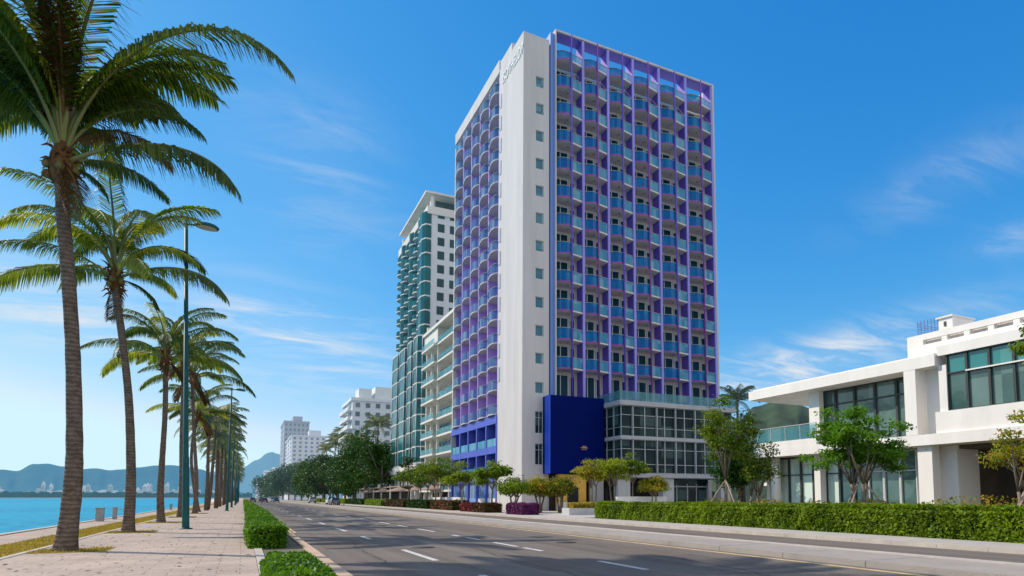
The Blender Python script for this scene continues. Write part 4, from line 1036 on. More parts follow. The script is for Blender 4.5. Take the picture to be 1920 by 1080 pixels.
# far palms: one crown mesh each, shared between a few kinds
def far_crown(seed):
    r = random.Random(seed); P = []; mb = MB()
    for i in range(20):
        u = i/19; e0 = (1.42, 1.2, .95, .6, .2)[min(4, int(u*5))]; e1 = e0-1.75; az = 2*pi*((i*.381966) % 1)+r.uniform(-.2,.2); L_ = r.uniform(3.3, 4.4)
        p = Vector((0,0,.1)); n = 8; pts = []; tg = []
        for k_ in range(n+1):
            a = e0+(e1-e0)*(k_/n)**1.3; d = Vector((cos(a)*cos(az), cos(a)*sin(az), sin(a))); pts.append(p.copy()); tg.append(d); p = p+d*L_/n
        mb.tube(pts, [.04*(1-k_/n)+.01 for k_ in range(n+1)], 3, 0)
        for side in (-1, 1):
            for j in range(26):
                t = .15+.84*j/25; f = t*n; q_ = min(n-1, int(f)); q = pts[q_].lerp(pts[q_+1], f-q_); d = tg[q_]
                sd = Vector((-sin(az)*side, cos(az)*side, 0)); ll = .85*(sin(pi*min(1,(t-.08)/.98))**.5)*(1-.35*t)+.12
                e_ = q+(sd*.6+d*.6+Vector((0,0,-.75*r.uniform(.6,1.2)))).normalized()*ll
                wv = d*.055
                mb.add([q-wv, q+wv, e_+wv*.5, e_-wv*.5], [(0,1,2,3)], 0)
    return mb.mesh('crown', [M_frondfar])
CR = [far_crown(s) for s in range(5)]
def far_palm(loc, h, lean, label, var, scale=1.0, group='coconut palms along the promenade', r0=.2):
    t = thing('palm_tree', label, 'palm tree', loc, random.Random(var*7+int(loc[1])).uniform(0, 6), group)
    MB().tube([(0,0,-.1), (lean*.5,0,h*.3), (lean*.8,lean*.2,h*.65), (lean,lean*.3,h)], [r0*1.3, r0, r0*.75, r0*.7], 8).build('trunk', M_ringbark, t, local=True)
    c = link('crown', CR[var % 5], t, (lean, lean*.3, h)); c.scale = (scale,)*3
    return t
ordn = ['seventh','eighth','ninth','tenth','eleventh','twelfth','thirteenth','fourteenth','fifteenth','sixteenth','seventeenth','eighteenth','nineteenth','twentieth','twenty-first','twenty-second','twenty-third','twenty-fourth','twenty-fifth','twenty-sixth','twenty-seventh','twenty-eighth','twenty-ninth','thirtieth']
py_ = 80.0
for i in range(24):
    rs = random.Random(50+i)
    far_palm((-3.6+rs.uniform(-.35,.5), py_, 0), rs.uniform(9.0, 11.2), rs.uniform(-.8, .9), f'{ordn[i]} palm of the promenade row, counted from the camera', i, rs.uniform(.95, 1.15))
    py_ += 7.5+i*.45
# planting squares round the first palms
for i, (x, y) in enumerate(((-4.16,20.94),(-4.13,31.05),(-4.06,42.1),(-3.95,52.8),(-3.75,64.6))):
    MB().box(x-.7, x+1.0, y-.75, y+.75, -.02, .006).build('tree_pit', M_grass); tp_ = C.objects[-1]; tp_['kind'] = 'structure'
    n = 900; P = np.stack([rng.uniform(x-.68, x+.98, n), rng.uniform(y-.73, y+.73, n), np.full(n, .0)], 1)
    hh = rng.uniform(.02,.07,n)[:,None]; gw = rng.normal(size=(n,2)); gw /= np.linalg.norm(gw,axis=1)[:,None]; g3 = np.concatenate([gw*.012, np.zeros((n,1))],1); l3 = np.concatenate([rng.normal(size=(n,2))*.02, hh],1)
    o = link('pit_grass', quads_mesh('pit_grass', np.stack([P-g3, P+g3, P+g3*.3+l3, P-g3*.3+l3],1), M_blade)); tag(o, 'grass tufts round the foot of '+('the nearest palm','the second palm','the third palm','the fourth palm','the fifth palm')[i], 'grass', kind='stuff')

# ---- hedges
def hedge(name, label, cat, x0, x1, y0, y1, z0, z1, m, dens, size, group=None, core=M_core, faces='all', m2=None, rough=.05, loc=None):
    o = thing(name, label, cat, ((x0+x1)/2, (y0+y1)/2, z0), 0, group)
    i_ = min(.12, (z1-z0)*.2)
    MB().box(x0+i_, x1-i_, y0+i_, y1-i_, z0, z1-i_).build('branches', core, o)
    dx, dy, dz = x1-x0, y1-y0, z1-z0
    P = []; O = []
    for (area, fn, nn) in ((dx*dy, lambda n: np.stack([rng.uniform(x0,x1,n), rng.uniform(y0,y1,n), np.full(n,z1)],1), (0,0,1)),
                           (dx*dz, lambda n: np.stack([rng.uniform(x0,x1,n), np.full(n,y0), rng.uniform(z0,z1,n)],1), (0,-1,0)),
                           (dx*dz*.5, lambda n: np.stack([rng.uniform(x0,x1,n), np.full(n,y1), rng.uniform(z0,z1,n)],1), (0,1,0)),
                           (dy*dz, lambda n: np.stack([np.full(n,x0), rng.uniform(y0,y1,n), rng.uniform(z0,z1,n)],1), (-1,0,0)),
                           (dy*dz*.7, lambda n: np.stack([np.full(n,x1), rng.uniform(y0,y1,n), rng.uniform(z0,z1,n)],1), (1,0,0))):
        n = int(area*dens)+4; p = fn(n); nn = np.array(nn, float)
        dep = rng.exponential(.035, n)[:,None]-rough*rng.uniform(0,1,n)[:,None]
        lump = ((np.sin(p[:,0]*3.1+p[:,1]*1.7)*np.sin(p[:,1]*2.3+p[:,2]*4.1+1))[:,None]*.05+(np.sin(p[:,1]*7.7+p[:,2]*6)*np.sin(p[:,0]*6.1+p[:,1]*4.9))[:,None]*.03)*min(1, (z1-z0)*1.2)
        dep = np.where(rng.random(n)[:,None] < .05, -rng.uniform(.03,.13,n)[:,None]*min(1, (z1-z0)*1.3), dep)
        P.append(p-nn*(dep+lump)); O.append(np.tile(nn, (n,1)))
    P = np.concatenate(P); O = np.concatenate(O)
    # round the top edges a little
    tz_ = (P[:,2] > z1-.08)
    P[:,2] -= np.where(tz_, .05*np.maximum(0, 1-np.minimum(np.minimum(P[:,0]-x0, x1-P[:,0]), np.minimum(P[:,1]-y0, y1-P[:,1]))/.12), 0)
    me = quads_mesh('foliage', leaf_quads(P, size, O, .35, .6)-np.array([(x0+x1)/2, (y0+y1)/2, z0]), m if m2 is None else [m, m2])
    if m2 is not None:
        mi = (rng.random(len(P)) < .5).astype(np.int32); me.polygons.foreach_set('material_index', mi)
    link('foliage', me, o); return o
# the blocks between promenade and road
vg = 'clipped hedge blocks between promenade and road'
hedge('hedge', 'low glossy hedge block nearest the camera, cut by the bottom of the frame', 'hedge', .40, 1.12, 8.2, 12.4, 0, .40, M_hedge2, 2600, .075, vg, rough=.09)
hedge('hedge', 'tall square hedge block on the verge, second from the camera', 'hedge', .20, 1.14, 19.6, 30.5, 0, .62, M_hedge2, 1500, .07, vg)
hy = 33.6
vl = ['third','fourth','fifth','sixth','seventh','eighth','ninth','tenth','eleventh']
for i in range(9):
    l_ = 9+i*1.5
    hedge('hedge', f'{vl[i]} hedge block on the verge, counted from the camera', 'hedge', .30, 1.25, hy, hy+l_, 0, .66, M_hedge2, max(120, 800-i*120), .08+i*.02, vg); hy += l_+2.2+i
hedge('hedge', 'long dense clipped hedge beside the service road on the right', 'hedge', 21.65, 22.9, 6, 38.2, -.05, 1.02, M_hedge, 620, .13, rough=.12)
# maroon and green planters in front of the hotel
pg = 'clipped shrubs at the kerb in front of the hotel and its neighbours'
hedge('shrub_bed', 'maroon clipped shrub block in front of the blue storeys', 'shrub', 20.2, 21.7, 60.0, 63.8, -.05, .80, M_red, 500, .16, pg)
hedge('shrub_bed', 'brown-green clipped shrub block in front of the pale pillar, right of the maroon one', 'shrub', 20.15, 21.8, 56.2, 59.6, -.05, .82, M_leafD, 500, .16, pg, m2=M_red)
hedge('shrub_bed', 'plum purple clipped shrub block, rightmost beside the white planter', 'shrub', 20.3, 21.8, 47.8, 51.2, -.05, .88, M_plum, 600, .15, pg)
nm = [('maroon and green clipped shrub block left of the hotel', M_red, M_leafD),('dark green clipped shrub block between two maroon ones', M_leafD, None),('rusty red clipped shrub block in front of the cream building', M_red, M_leafD),('green shrub block beneath the tall dark trees', M_hedge, None),('shaded green shrub block under the biggest dark tree', M_leafD, None),('bright green shrub block on the kerb left of the big dark tree', M_hedge, None),('small green shrub block far along the kerb', M_hedge, None),('farthest green shrub block along the kerb', M_hedge, None)]
y = 68.0
for i, (lb, m1, m2) in enumerate(nm):
    l_ = 9+i*2.2; hedge('shrub_bed', lb, 'shrub', 20.6, 22.6, y, y+l_, -.05, 1.0, m1, 220-i*20, .24+i*.02, pg, m2=m2); y += l_+1.5+i*.7

# ---- broad-leaved trees
def tree(name, label, cat, loc, H, th, spread, seed, m_leaf, nleaf, lsize, flat=.6, nb=6, group=None, tr=.09, blob=.55, stems=1, bark=None, lift=0, m_leaf2=None, ragged=1.0):
    r = random.Random(seed); t = thing(name, label, cat, loc, 0, group); mb = MB(); tips = []
    for s in range(stems):
        a0 = 2*pi*s/stems+r.uniform(-.4,.4); so_r = 0 if stems == 1 else .12
        p0 = Vector((cos(a0)*so_r, sin(a0)*so_r, -.1)); ln_ = 0 if stems == 1 else spread*.16
        p1 = Vector((cos(a0)*(so_r+ln_*.5)+r.uniform(-.05,.05), sin(a0)*(so_r+ln_*.5), th*.55)); p2 = Vector((cos(a0)*(so_r+ln_)+r.uniform(-.1,.1), sin(a0)*(so_r+ln_)+r.uniform(-.1,.1), th))
        mb.tube([p0, p1, p2], [tr*1.25, tr, tr*.85], 8)
        for i in range(nb):
            a = 2*pi*(i+r.uniform(-.3,.3))/nb+a0; up = r.uniform(.15, 1.0); rad = spread*(1-.35*up)*r.uniform(.65, 1.05)
            e = p2+Vector((cos(a)*rad, sin(a)*rad, (H-th)*(lift+(1-lift)*(.18+.72*up))*r.uniform(.85, 1.05)))
            if stems > 1: e.x -= p2.x*.5; e.y -= p2.y*.5
            m1 = p2.lerp(e, .35)+Vector((r.uniform(-.1,.1), r.uniform(-.1,.1), .12*(H-th))); m2 = p2.lerp(e, .7)+Vector((r.uniform(-.12,.12), r.uniform(-.12,.12), .12*(H-th)))
            mb.tube([p2, m1, m2, e], [tr*.6, tr*.42, tr*.28, tr*.12], 5); tips.append((e, 1.0)); tips.append((m2, .7))
            for j in range(3):
                b_ = m1.lerp(e, r.uniform(.1,.8)); ee = b_+Vector((r.uniform(-1,1), r.uniform(-1,1), r.uniform(-.1,.7)))*spread*.42
                mb.tube([b_, b_.lerp(ee, .5)+Vector((0,0,.06)), ee], [tr*.28, tr*.2, tr*.07], 4); tips.append((ee, .8))
        tips.append((p2+Vector((r.uniform(-.2,.2)*spread, r.uniform(-.2,.2)*spread, (H-th)*.88)), 1.0))
    mb.build('trunk', bark or M_wood, t, local=True)
    wts = np.array([w_**2*r.uniform(.35, 1.3) for _, w_ in tips]); wts /= wts.sum()
    cnt = rng.multinomial(nleaf, wts); P = []; O = []
    for (e, w_), n in zip(tips, cnt):
        if n == 0: continue
        d = rng.normal(size=(n,3)); d /= np.linalg.norm(d, axis=1)[:,None]
        rad = blob*w_*(rng.uniform(0,1,n)**.45)[:,None]*(1+.35*ragged*np.sin(d[:,0:1]*5+seed)*np.cos(d[:,1:2]*6))
        P.append(np.array(e)+d*rad*np.array([1,1,flat])); O.append(d)
    P = np.concatenate(P); O = np.concatenate(O)
    me = quads_mesh('crown', leaf_quads(P, lsize, O, .6), m_leaf if m_leaf2 is None else [m_leaf, m_leaf2])
    if m_leaf2 is not None: me.polygons.foreach_set('material_index', (rng.random(len(P)) < .3).astype(np.int32))
    link('crown', me, t); return t
def stakes(cx_, cy_, h, r, n, label, a0=0):
    for i in range(n):
        a = a0+2*pi*i/n
        o = MB().tube([(cx_+cos(a)*r, cy_+sin(a)*r, -.1), (cx_+cos(a)*.08, cy_+sin(a)*.08, h)], [.05,.04], 6).build('support_stake', M_stake)
        tag(o, label, 'stake', 'leaning stakes propping the young trees')
def gx_(px, X): p = onX(px, 945, X); return (X, p[1], 0)
la = gx_(1361, 24.6); tree('young_tree', 'tall slender tree with thin yellow-green foliage right of the hotel podium', 'tree', la, 7.5, 2.4, 1.5, 21, M_leafA, 6200, .15, .75, 7, tr=.09, blob=.6, lift=.0)
stakes(la[0], la[1], 2.3, 1.6, 3, 'leaning stake propping the tall yellow-green tree', 2.5)
lb = gx_(1420, 26.0); tree('young_tree', 'smaller many-stemmed tree with sparse leaves left of the pavilion', 'tree', lb, 4.7, 1.5, 1.25, 22, M_leafA, 2600, .15, .7, 4, stems=3, tr=.06, blob=.5, m_leaf2=M_leafD)
stakes(lb[0], lb[1], 1.7, 1.2, 3, 'leaning stake propping the sparse many-stemmed tree', .4)
lc = gx_(1614, 25.0); tree('young_tree', 'bright green round-crowned tree in front of the white pavilion', 'tree', lc, 5.75, 2.0, 2.05, 23, M_leafC, 12000, .16, .45, 7, stems=3, tr=.07, blob=.6, lift=-.12)
stakes(lc[0], lc[1], 2.2, 1.8, 3, 'leaning stake propping the bright green round tree', 3.4)
ld = gx_(1925, 24.8); tree('young_tree', 'sparse branching tree at the right edge with bare leaning stems', 'tree', ld, 4.6, 1.6, 1.35, 24, M_leafA, 2600, .12, .6, 4, stems=2, tr=.06, blob=.42, m_leaf2=M_orange)
stakes(ld[0], ld[1], 1.6, 1.3, 3, 'leaning stake propping the sparse tree at the right edge', 3.2)
le = (20.6, 8.3, 0); tree('overhanging_tree', 'feathery tree outside the frame whose branch reaches in at the right edge', 'tree', le, 7.2, 3.0, 2.7, 26, M_leafA, 10000, .14, .45, 7, tr=.12, blob=.62, lift=.05)
# behind them
lf = gx_(1385, 31); tree('garden_tree', 'dark green tree filling the gap behind the tall yellow-green tree', 'tree', lf, 6.2, 1.4, 1.6, 27, M_leafD, 9000, .2, .9, 6, tr=.1, blob=1.0, lift=-.1)
M_rockshrub = M_orange
for i, (px, X, w_, h_, lb_) in enumerate([(1345, 24.6, 1.6, 1.35, 'low golden bush at the foot of the tall yellow-green tree'), (1440, 25.5, 1.4, 1.3, 'green and gold bush under the sparse many-stemmed tree'), (1530, 25.5, 1.1, 1.25, 'low leafy bush left of the bright green round tree'), (1640, 25.5, 1.5, 1.3, 'orange-tipped bush behind the foot of the bright green tree'), (1840, 25.2, 2.3, 1.45, 'broad orange and green bush near the right edge')]):
    p = gx_(px, X); t = thing('bush', lb_, 'bush', p, 0)
    n = 1800; d = rng.normal(size=(n,3)); d /= np.linalg.norm(d,axis=1)[:,None]; P = d*(rng.uniform(.2,1,n)**.35)[:,None]*np.array([w_, w_*1.1, h_*.62])+np.array([0,0,h_*.42])
    P = P[P[:,2] > 0]; me = quads_mesh('foliage', leaf_quads(P, .13, None, .6), [M_leafA, M_orange]); me.polygons.foreach_set('material_index', (rng.random(len(P)) < .4).astype(np.int32)); link('foliage', me, t)
    MB().lathe([(w_*.5,0),(w_*.55,h_*.4),(w_*.2,h_*.7)], 8).build('branches', M_core, t, local=True)
# small trees in front of the hotel: (px, X, height, spread, label)
sm_t = [
 (1112, 30.2, 5.2, 1.9, 'orange-leaved spreading shrub tree in front of the blue box', M_leafA, M_orange, 3),
 (1150, 31.5, 5.2, 1.5, 'green spreading tree just right of the orange-leaved one', M_leafA, None, 3),
 (1187, 33.5, 5.9, 1.7, 'slim tree with a layered crown before the podium corner', M_leafA, None, 1),
 (1225, 34.4, 3.4, 1.3, 'small pinkish-stemmed tree in front of the podium, rightmost of the group', M_leafA, M_orange, 2)]
for i, (px, X, H_, sp, lb_, m1, m2, st_) in enumerate(sm_t):
    p = (X, onX(px, 945, X)[1], 0)
    tree('ornamental_tree', lb_, 'tree', p, H_, H_*.45, sp, 40+i, m1, 3600, .2, .5, 5, 'small trees in the hotel forecourt', stems=st_, tr=.07, blob=.62, m_leaf2=m2)
st2 = [(866, 21.6, 5.4, 2.2, 'yellow-green tree before the blue storeys, left of two', M_leafA, None, 1),(922, 21.4, 5.0, 1.9, 'darker green spreading tree right of the yellow-green one, before the pale pillar', M_leafA, M_leafC, 1),
       (964, 22.6, 3.3, 1.5, 'low vase-shaped tree rising from the plum shrubs', M_leafA, M_leafC, 3),(1012, 25.0, 3.2, 1.35, 'small tree with yellow flowers by the pillar foot', M_leafA, M_orange, 3),(1050, 26.5, 3.2, 1.3, 'small yellow-lit tree beside the warm entrance wall', M_leafA, M_orange, 3),
       (822, 21.8, 6.4, 2.9, 'bushy yellow-green tree in front of the cream block', M_leafA, None, 2),(795, 22.2, 6.2, 2.9, 'olive green tree in front of the teal tower, right of the slim one', M_leafA, M_leafD, 2),(765, 22.0, 5.8, 2.4, 'slim trunked tree at the foot of the teal tower', M_leafA, M_leafD, 1)]
for i, (px, X, H_, sp, lb_, m1, m2, st_) in enumerate(st2):
    p = (X, onX(px, 945, X)[1], 0)
    tree('street_tree', lb_, 'tree', p, H_, H_*.42, sp, 60+i, m1, 5000, .22, .55, 6, 'small trees along the far kerb', stems=st_, tr=.09, blob=.85, m_leaf2=m2)
# planters by the entrance
tag(MB().box(26.8, 30.5, 50.0, 51.2, -.1, .62).build('stone_planter', M_stone), 'second stone planter, set back in front of the warm entrance', 'planter')
pl = MB().box(23.6, 26.8, 45.9, 47.2, -.1, .55)
tag(pl.build('stone_planter', M_stone), 'long pale stone planter beside the plum shrubs', 'planter')
hedge('planter_shrub', 'yellow-green plants growing in the pale stone planter', 'plant', 24.0, 26.6, 46.0, 47.1, .5, .95, M_leafA, 400, .16, m2=M_orange)
tag(MB().box(31.0, 36.5, 50.6, 50.9, -.1, 1.5).build('garden_wall', M_white), 'low white garden wall behind the small forecourt trees', 'wall')
# avenue of dark trees
dk = 'dense dark trees lining the far side of the road'
def bigtree(loc, H, R, m, seed, label, n=7000, ls=.45, group=dk):
    r = random.Random(seed); t = thing('avenue_tree', label, 'tree', loc, 0, group); mb = MB(); mb.tube([(0,0,-.1), (r.uniform(-.3,.3), 0, H*.22), (r.uniform(-.5,.5), r.uniform(-.5,.5), H*.5)], [.38,.3,.18], 8)
    lob = []
    for i in range(15):
        a = r.uniform(0, 2*pi); u = r.uniform(.24, .9); q = sqrt(max(0, 1-((u-.55)/.5)**2)); rad = R*.68*q*r.uniform(.5, 1.05)
        c = np.array([cos(a)*rad, sin(a)*rad, H*u]); lob.append((c, R*r.uniform(.28,.46)))
        mb.tube([(0,0,H*.25), tuple(c*.5+np.array([0,0,H*.16])), tuple(c)], [.16,.1,.04], 5)
    mb.build('trunk', M_wood, t, local=True)
    P = []; O = []
    for c, rad in lob:
        k_ = int(n/15); d = rng.normal(size=(k_,3)); d /= np.linalg.norm(d,axis=1)[:,None]
        P.append(c+d*rad*(rng.uniform(.3,1,k_)**.4)[:,None]*(1+.25*np.sin(d[:,0:1]*7+seed)*np.sin(d[:,2:3]*6))*np.array([1,1,.82])); O.append(d)
    P = np.concatenate(P); O = np.concatenate(O)
    link('crown', quads_mesh('crown', leaf_quads(P, ls, O, .4), m), t); return t
av = [(28.0,146,18.2,7.6,M_leafD,'biggest dark round-crowned tree beside the teal tower'),(27.0,162,17.5,7.4,M_leafD,'second dark tree, just left of the biggest one'),(27.5,180,17.5,7.6,M_leafD,'third dark tree left of the teal tower')]
ordt = ['fourth','fifth','sixth','seventh','eighth','ninth','tenth','eleventh','twelfth','thirteenth','fourteenth','fifteenth']
for i_, (y_, h_, r_) in enumerate(((196,13.5,6.2),(212,15,6.6),(231,16,7.2),(254,17,8),(280,17.5,8.6),(312,18,9.4),(350,18.5,10.5),(396,19,12),(452,20,14),(520,21,16),(610,22,19),(730,24,23))):
    av.append((27, y_, h_, r_, M_leafD2 if y_ < 330 else M_leafF, f'{ordt[i_]} tree of the avenue, counted from the teal tower'))
for i, (x, y, H_, R_, m_, lb_) in enumerate(av): bigtree((x, y, 0), H_, R_, m_, 80+i, lb_, n=(15000 if i < 3 else 7000), ls=(.42 if i < 3 else .45+y*.0012))
# second rank behind, palms among them
for i, (x, y, h) in enumerate([(32,176,20.5),(31,206,18),(31.5,222,22),(31,232,22.5),(31,246,22),(31.5,262,21.5),(31,285,21),(30,200,17)]):
    far_palm((x, y, 0), h, .4*(-1)**i,  ['palm towering over the dark trees in front of the white block','palm above the avenue left of the white block','tallest palm clump left of the white block, right one','tallest palm clump left of the white block, left one','palm over the avenue right of the hazy towers','palm over the avenue near the broad hazy tower','leftmost palm rising over the avenue trees','short palm pressed between white block and teal tower'][i], i, 1.35, 'palms rising over the avenue trees', .28)
far_palm((59.5, 66, 0), 14.2, .3, 'palm behind the gap between the hotel and the pavilion, right one', 3, .95, 'palms behind the gap beside the hotel', .22)
far_palm((56.5, 62, 0), 9.6, -.2, 'lower palm close to the right side of the hotel', 1, .85, 'palms behind the gap beside the hotel', .2)
bigtree((58, 56, 0), 8.6, 3.8, M_leafD, 201, 'dark tree behind the gap between hotel and pavilion', 6000, .3, group='dark trees behind the gap beside the hotel')
bigtree((62, 50, 0), 8.0, 4.2, M_leafD2, 202, 'mid green tree seen under the pavilion roof', 6000, .3, group='dark trees behind the gap beside the hotel')
bigtree((70, 48, 0), 9.5, 4.8, M_leafD, 203, 'dark tree seen over the pavilion terrace railing', 6000, .34, group='dark trees behind the gap beside the hotel')
tree('street_tree', 'slim palm-like young tree at the teal tower podium', 'tree', (28.2, 119, 0), 9, 4, 2.0, 77, M_leafD, 2500, .35, .5, 5, 'small trees along the far kerb', tr=.14, blob=1.2)
# café parasols and awnings behind the avenue trunks
M_aw = mat('awning_cloth', (.30,.22,.17), .8, .1, 1)
for i, (x, y) in enumerate(((27.5,100),(28,112),(27.5,126),(27.5,141),(27.5,158))):
    o = thing('cafe_parasol', ['cream parasol nearest the teal tower, under the trees','second cream parasol under the dark trees','third cream parasol under the avenue trees','fourth cream parasol under the avenue trees','farthest cream parasol under the avenue trees'][i], 'parasol', (x,y,0), 0, 'cafe parasols under the avenue trees')
    MB().tube([(0,0,-.1),(0,0,3.4)], .05, 6).build('pole', M_stake, o, local=True)
    MB().lathe([(2.6,2.55),(2.5,2.7),(1.3,3.1),(.05,3.5)], 8).build('canopy', M_aw, o, local=True)
for i in range(2):
    o = thing('cafe_pavilion', ['dark cafe front with pale awning at the foot of the teal tower','long low cafe front behind the dark trees'][i], 'building', (29, (96,136)[i], 0))
    y0, y1 = ((93,118),(126,175))[i]
    MB().box(29.6, 30.0, y0, y1, -.3, 3.6).build('wall', M_dark, o); MB().prism([(27.6,y0),(27.6,y1),(29.9,y1),(29.9,y0)], 3.5, 3.75).build('awning', M_aw, o)
    for q in range(6):
        yy = y0+.5+(y1-y0-1)*q/5; MB().box(27.7, 27.95, yy-.12, yy+.12, -.2, 3.5).build('post', M_white, o)
tag(MB().box(24.6, 24.85, 76, 92, -.1, 1.45).build('garden_wall', M_white), 'low white wall behind the trees left of the hotel', 'wall')

# ================================================================== STREET FURNITURE
def lamp(loc, h, label, arm=1.0, k_=1.0):
    t = thing('street_lamp', label, 'street lamp', loc, 0, 'tall green lamp posts along the promenade')
    MB().lathe([(.28,0),(.28,.03),(.18,.05),(.15,.08)], 20).build('base_plate', M_teal, t, local=True)
    MB().tube([(0,0,.05),(0,0,.1),(0,0,3.2),(0,0,3.25),(0,0,h)], [.16,.15,.14,.12,.075], 14).build('pole', M_teal, t, local=True)
    MB().tube([(0,0,h),(0,0,h+.28)], .04, 8).tube([(-.12,0,h+.02),(.45,0,h+.02)], [.05,.045], 8).build('arm', M_teal, t, local=True)
    hd = MB()
    ring = []
    prof = [(0.0,.10),(.35,.10),(.8,.06),(1.0,0.0),(.93,-.045)]
    n = 20; vs = []; fs = []
    for r_, z_ in prof:
        for q in range(n):
            a = 2*pi*q/n; vs.append((.85+arm*.52*r_*cos(a), .36*r_*sin(a), h+.02+z_*1.6-.05*r_*cos(a)))
    for i in range(len(prof)-1):
        for q in range(n): a = i*n+q; b_ = i*n+(q+1) % n; fs.append((a, b_, b_+n, a+n))
    hd.add(vs, fs, 0, True); ho = hd.build('lamp_head', M_teal, t, local=True)
    vs = [(.85+arm*.50*.86*cos(2*pi*q/n), .31*sin(2*pi*q/n), h-.062-.04*cos(2*pi*q/n)) for q in range(n)]
    MB().add(vs, [tuple(range(n-1,-1,-1))]).add([(x,y,z+.01) for x,y,z in vs], [tuple(range(n))]).build('lens', M_lampglass, ho, local=True)
    MB().box(-.128, -.11, -.05, .05, 1.55, 1.62).box(.105,.125,-.06,.06,.75,1.05).build('pole_label', M_steel, t, local=True)
    return t
lamp1 = lamp((-2.24,33.08,0), 14.05, 'tall dark green lamp post nearest the camera, between the second and third palms')
lamp1.rotation_euler = Vector((0,0,1)).rotation_difference(Vector((-RV[0]*.044, -RV[1]*.044, 1)).normalized()).to_euler()
for i, (x, y, h) in enumerate(((-1.45,76,12.9),(-1.4,104,12.5),(-1.2,133,12.5),(-1.2,165,12.5),(-1.2,200,12.5),(-1.2,240,12.5))):
    lamp((x, y, 0), h, ['second lamp post of the promenade row, rising through the palm crowns','third lamp post of the promenade row','fourth lamp post of the promenade row','fifth lamp post of the promenade row','sixth lamp post of the promenade row','farthest lamp post of the promenade row'][i])
# grey stone posts on the sea wall, joined by a rail
def post(x, y, w_, l_, h, label):
    o = MB().box(x-w_/2, x+w_/2, y-l_/2, y+l_/2, 0, h).box(x-w_/2-.03, x+w_/2+.03, y-l_/2-.03, y+l_/2+.03, h, h+.06).build('stone_post', mat('grey_post_stone', (.30,.31,.30), .9, .2, 3, .3)); tag(o, label, 'post', 'grey posts on the sea wall')
post(-7.62, 46.4, .40, .3, .74, 'widest grey stone post on the edge of the sea walk'); post(-7.45, 50.2, .22, .3, .72, 'slim grey post right of the wide one on the sea walk')
post(-7.4, 55, .2, .3, .72, 'slim grey post half hidden by the second palm'); post(-7.4, 86, .25, .3, .6, 'small far post on the sea walk')
o = MB().tube([(-7.42, 50.3, .6), (-7.38, 54.9, .6)], .025, 6).build('post_rail', M_steel); tag(o, 'thin metal rail joining two slim posts by the sea', 'rail')

# fallen leaves and grit on the paving
n = 420; P = np.stack([rng.uniform(-4.8,.3,n), 9+np.abs(rng.normal(0,1,n))*28, np.full(n,.012)],1)
a = rng.uniform(0,6.28,n); l_ = rng.uniform(.02,.09,n); d = np.stack([np.cos(a)*l_, np.sin(a)*l_, rng.uniform(-.004,.012,n)],1); w_ = np.stack([-np.sin(a)*l_*.3, np.cos(a)*l_*.3, rng.uniform(0,.01,n)],1)
o = link('fallen_leaves', quads_mesh('fallen_leaves', np.stack([P-d, P+w_, P+d, P-w_],1), M_deadleaf)); tag(o, 'dry fallen leaves scattered over the promenade paving', 'leaves', kind='stuff')
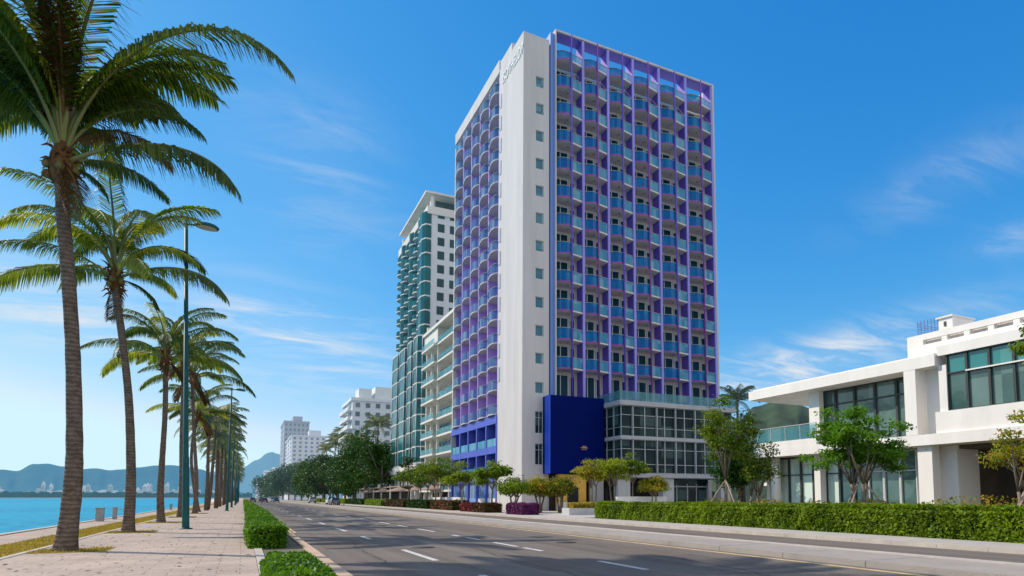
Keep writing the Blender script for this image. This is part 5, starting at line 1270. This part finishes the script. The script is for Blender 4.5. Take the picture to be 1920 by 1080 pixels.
# ---- cars
def make_car(name, label, paint, kind):
    t = thing(name, label, 'car', (0,0,0), 0, 'cars far down the road')
    L_, W_, Hh = 4.5, 1.78, (1.45 if kind == 'sedan' else 1.7)
    prof = [(-L_/2,.35),(-L_/2,.72),(-L_/2+.15,.92),(-1.35,.98),(1.15,.96),(L_/2-.25,.86),(L_/2,.68),(L_/2,.32)] if kind == 'sedan' else [(-L_/2,.35),(-L_/2,.85),(-L_/2+.1,1.05),(-1.2,1.07),(1.15,1.05),(L_/2-.25,.95),(L_/2,.75),(L_/2,.35)]
    cab = [(-1.75,.97),(-1.25,Hh-.05),(-.9,Hh),(.3,Hh),(.55,Hh-.04),(1.3,.96)] if kind == 'sedan' else [(-2.1,1.05),(-1.9,Hh-.05),(-1.6,Hh),(.35,Hh),(.6,Hh-.04),(1.25,1.04)]
    def extr(pr, w0, w1, mi=0):
        mb = MB(); n = len(pr); ztop = max(z for _, z in pr); zb = min(z for _, z in pr)
        hw = [w0+(w1-w0)*((z-zb)/(ztop-zb+1e-6)) for _, z in pr]
        v = [(-h_, y, z) for (y, z), h_ in zip(pr, hw)]+[(h_, y, z) for (y, z), h_ in zip(pr, hw)]
        mb.add(v, [tuple(range(n)), tuple(range(2*n-1, n-1, -1))]+[(i, n+i, n+(i+1) % n, (i+1) % n) for i in range(n)], mi); return mb
    body = extr(prof, W_/2, W_/2-.06); body.build('body', paint, t, local=True)
    g = extr(cab, W_/2-.08, W_/2-.28); cabo = g.build('cabin_glass', M_carglass, t, local=True)
    MB().box(-W_/2+.27, W_/2-.27, -.95 if kind == 'sedan' else -1.65, .38, Hh-.005, Hh+.03).build('roof', paint, t, local=True)
    for sy in (-1.42, 1.38):
        for sx in (-1, 1):
            wm = MB(); c = Vector((sx*(W_/2-.11), sy, .33)); wm.tube([c-Vector((.1*sx,0,0)), c+Vector((.12*sx,0,0))], .33, 16)
            wo = wm.build('wheel', M_tyre, t, local=True)
            MB().tube([c+Vector((.121*sx,0,0)), c+Vector((.14*sx,0,0))], .19, 12).build('rim', M_steel, wo, local=True)
    for sx in (-1, 1):
        MB().box(sx*(W_/2-.42), sx*(W_/2-.1), -L_/2-.02, -L_/2+.05, .68, .82).build('tail_light', mat('tail_red', (.5,.02,.02), .3, .1), t, local=True)
        MB().box(sx*(W_/2-.42), sx*(W_/2-.1), L_/2-.06, L_/2+.015, .6, .74).build('headlight', mat('head_lens', (.7,.7,.7), .2, .05), t, local=True)
        MB().box(sx*(W_/2-.02), sx*(W_/2+.14), .95, 1.1, .95, 1.1).build('mirror', paint, t, local=True)
    MB().box(-.26, .26, -L_/2-.015, -L_/2+.02, .5, .61).build('number_plate', M_white, t, local=True)
    MB().box(-W_/2+.03, W_/2-.03, -L_/2-.05, -L_/2+.1, .34, .5).box(-W_/2+.03, W_/2-.03, L_/2-.1, L_/2+.05, .3, .46).build('bumper', M_dframe, t, local=True)
    return t
M_carglass = mat('car_glass', (.015,.02,.022), .06, .1, spec=.8); M_tyre = mat('tyre_rubber', (.02,.02,.02), .9, .1)
def pnt(n, c): return mat(n, c, .28, .03, 1, spec=.6)
cs = make_car('parked_car', 'dark blue-black sedan driving away in the left lane, clearest of the far cars', pnt('navy_car_paint', (.02,.025,.035)), 'sedan'); cs.location = (6.0, 215, RZ)
def car_copy(src, loc, rz, label, paint=None):
    c = copy_tree(src); c.location = loc; c.rotation_euler = (0,0,rz); c['label'] = label
    if paint:
        for ch in c.children:
            if ch.name.split('.')[0] in ('body','roof','mirror'): ch.data = ch.data.copy(); ch.data.materials[0] = paint
    return c
cv = make_car('parked_car', 'white van-shaped car parked at the far kerb below the avenue trees', pnt('white_car_paint', (.7,.7,.7)), 'suv'); cv.location = (17.6, 150, RZ)
car_copy(cs, (2.9, 225, RZ), 0, 'grey sedan at the end of the verge hedges, leftmost of the far cars', pnt('grey_car_paint', (.12,.12,.13)))
car_copy(cv, (6.3, 262, RZ), 0, 'dark car ahead of the clear dark sedan', pnt('black_car_paint', (.015,.015,.018)))
car_copy(cs, (10.2, 235, RZ), pi, 'dark sedan in the right lane near the end of the road', pnt('black_car_paint', (.015,.015,.018)))
car_copy(cs, (10.6, 270, RZ), pi, 'silver sedan farther back in the right lane', pnt('silver_car_paint', (.4,.41,.42)))
car_copy(cs, (17.2, 140, RZ), 0, 'dark sedan parked at the far kerb right of the white car', pnt('grey_car_paint', (.12,.12,.13)))
car_copy(cv, (17.4, 190, RZ), 0, 'pale car parked farther along the far kerb', pnt('silver_car_paint', (.4,.41,.42)))
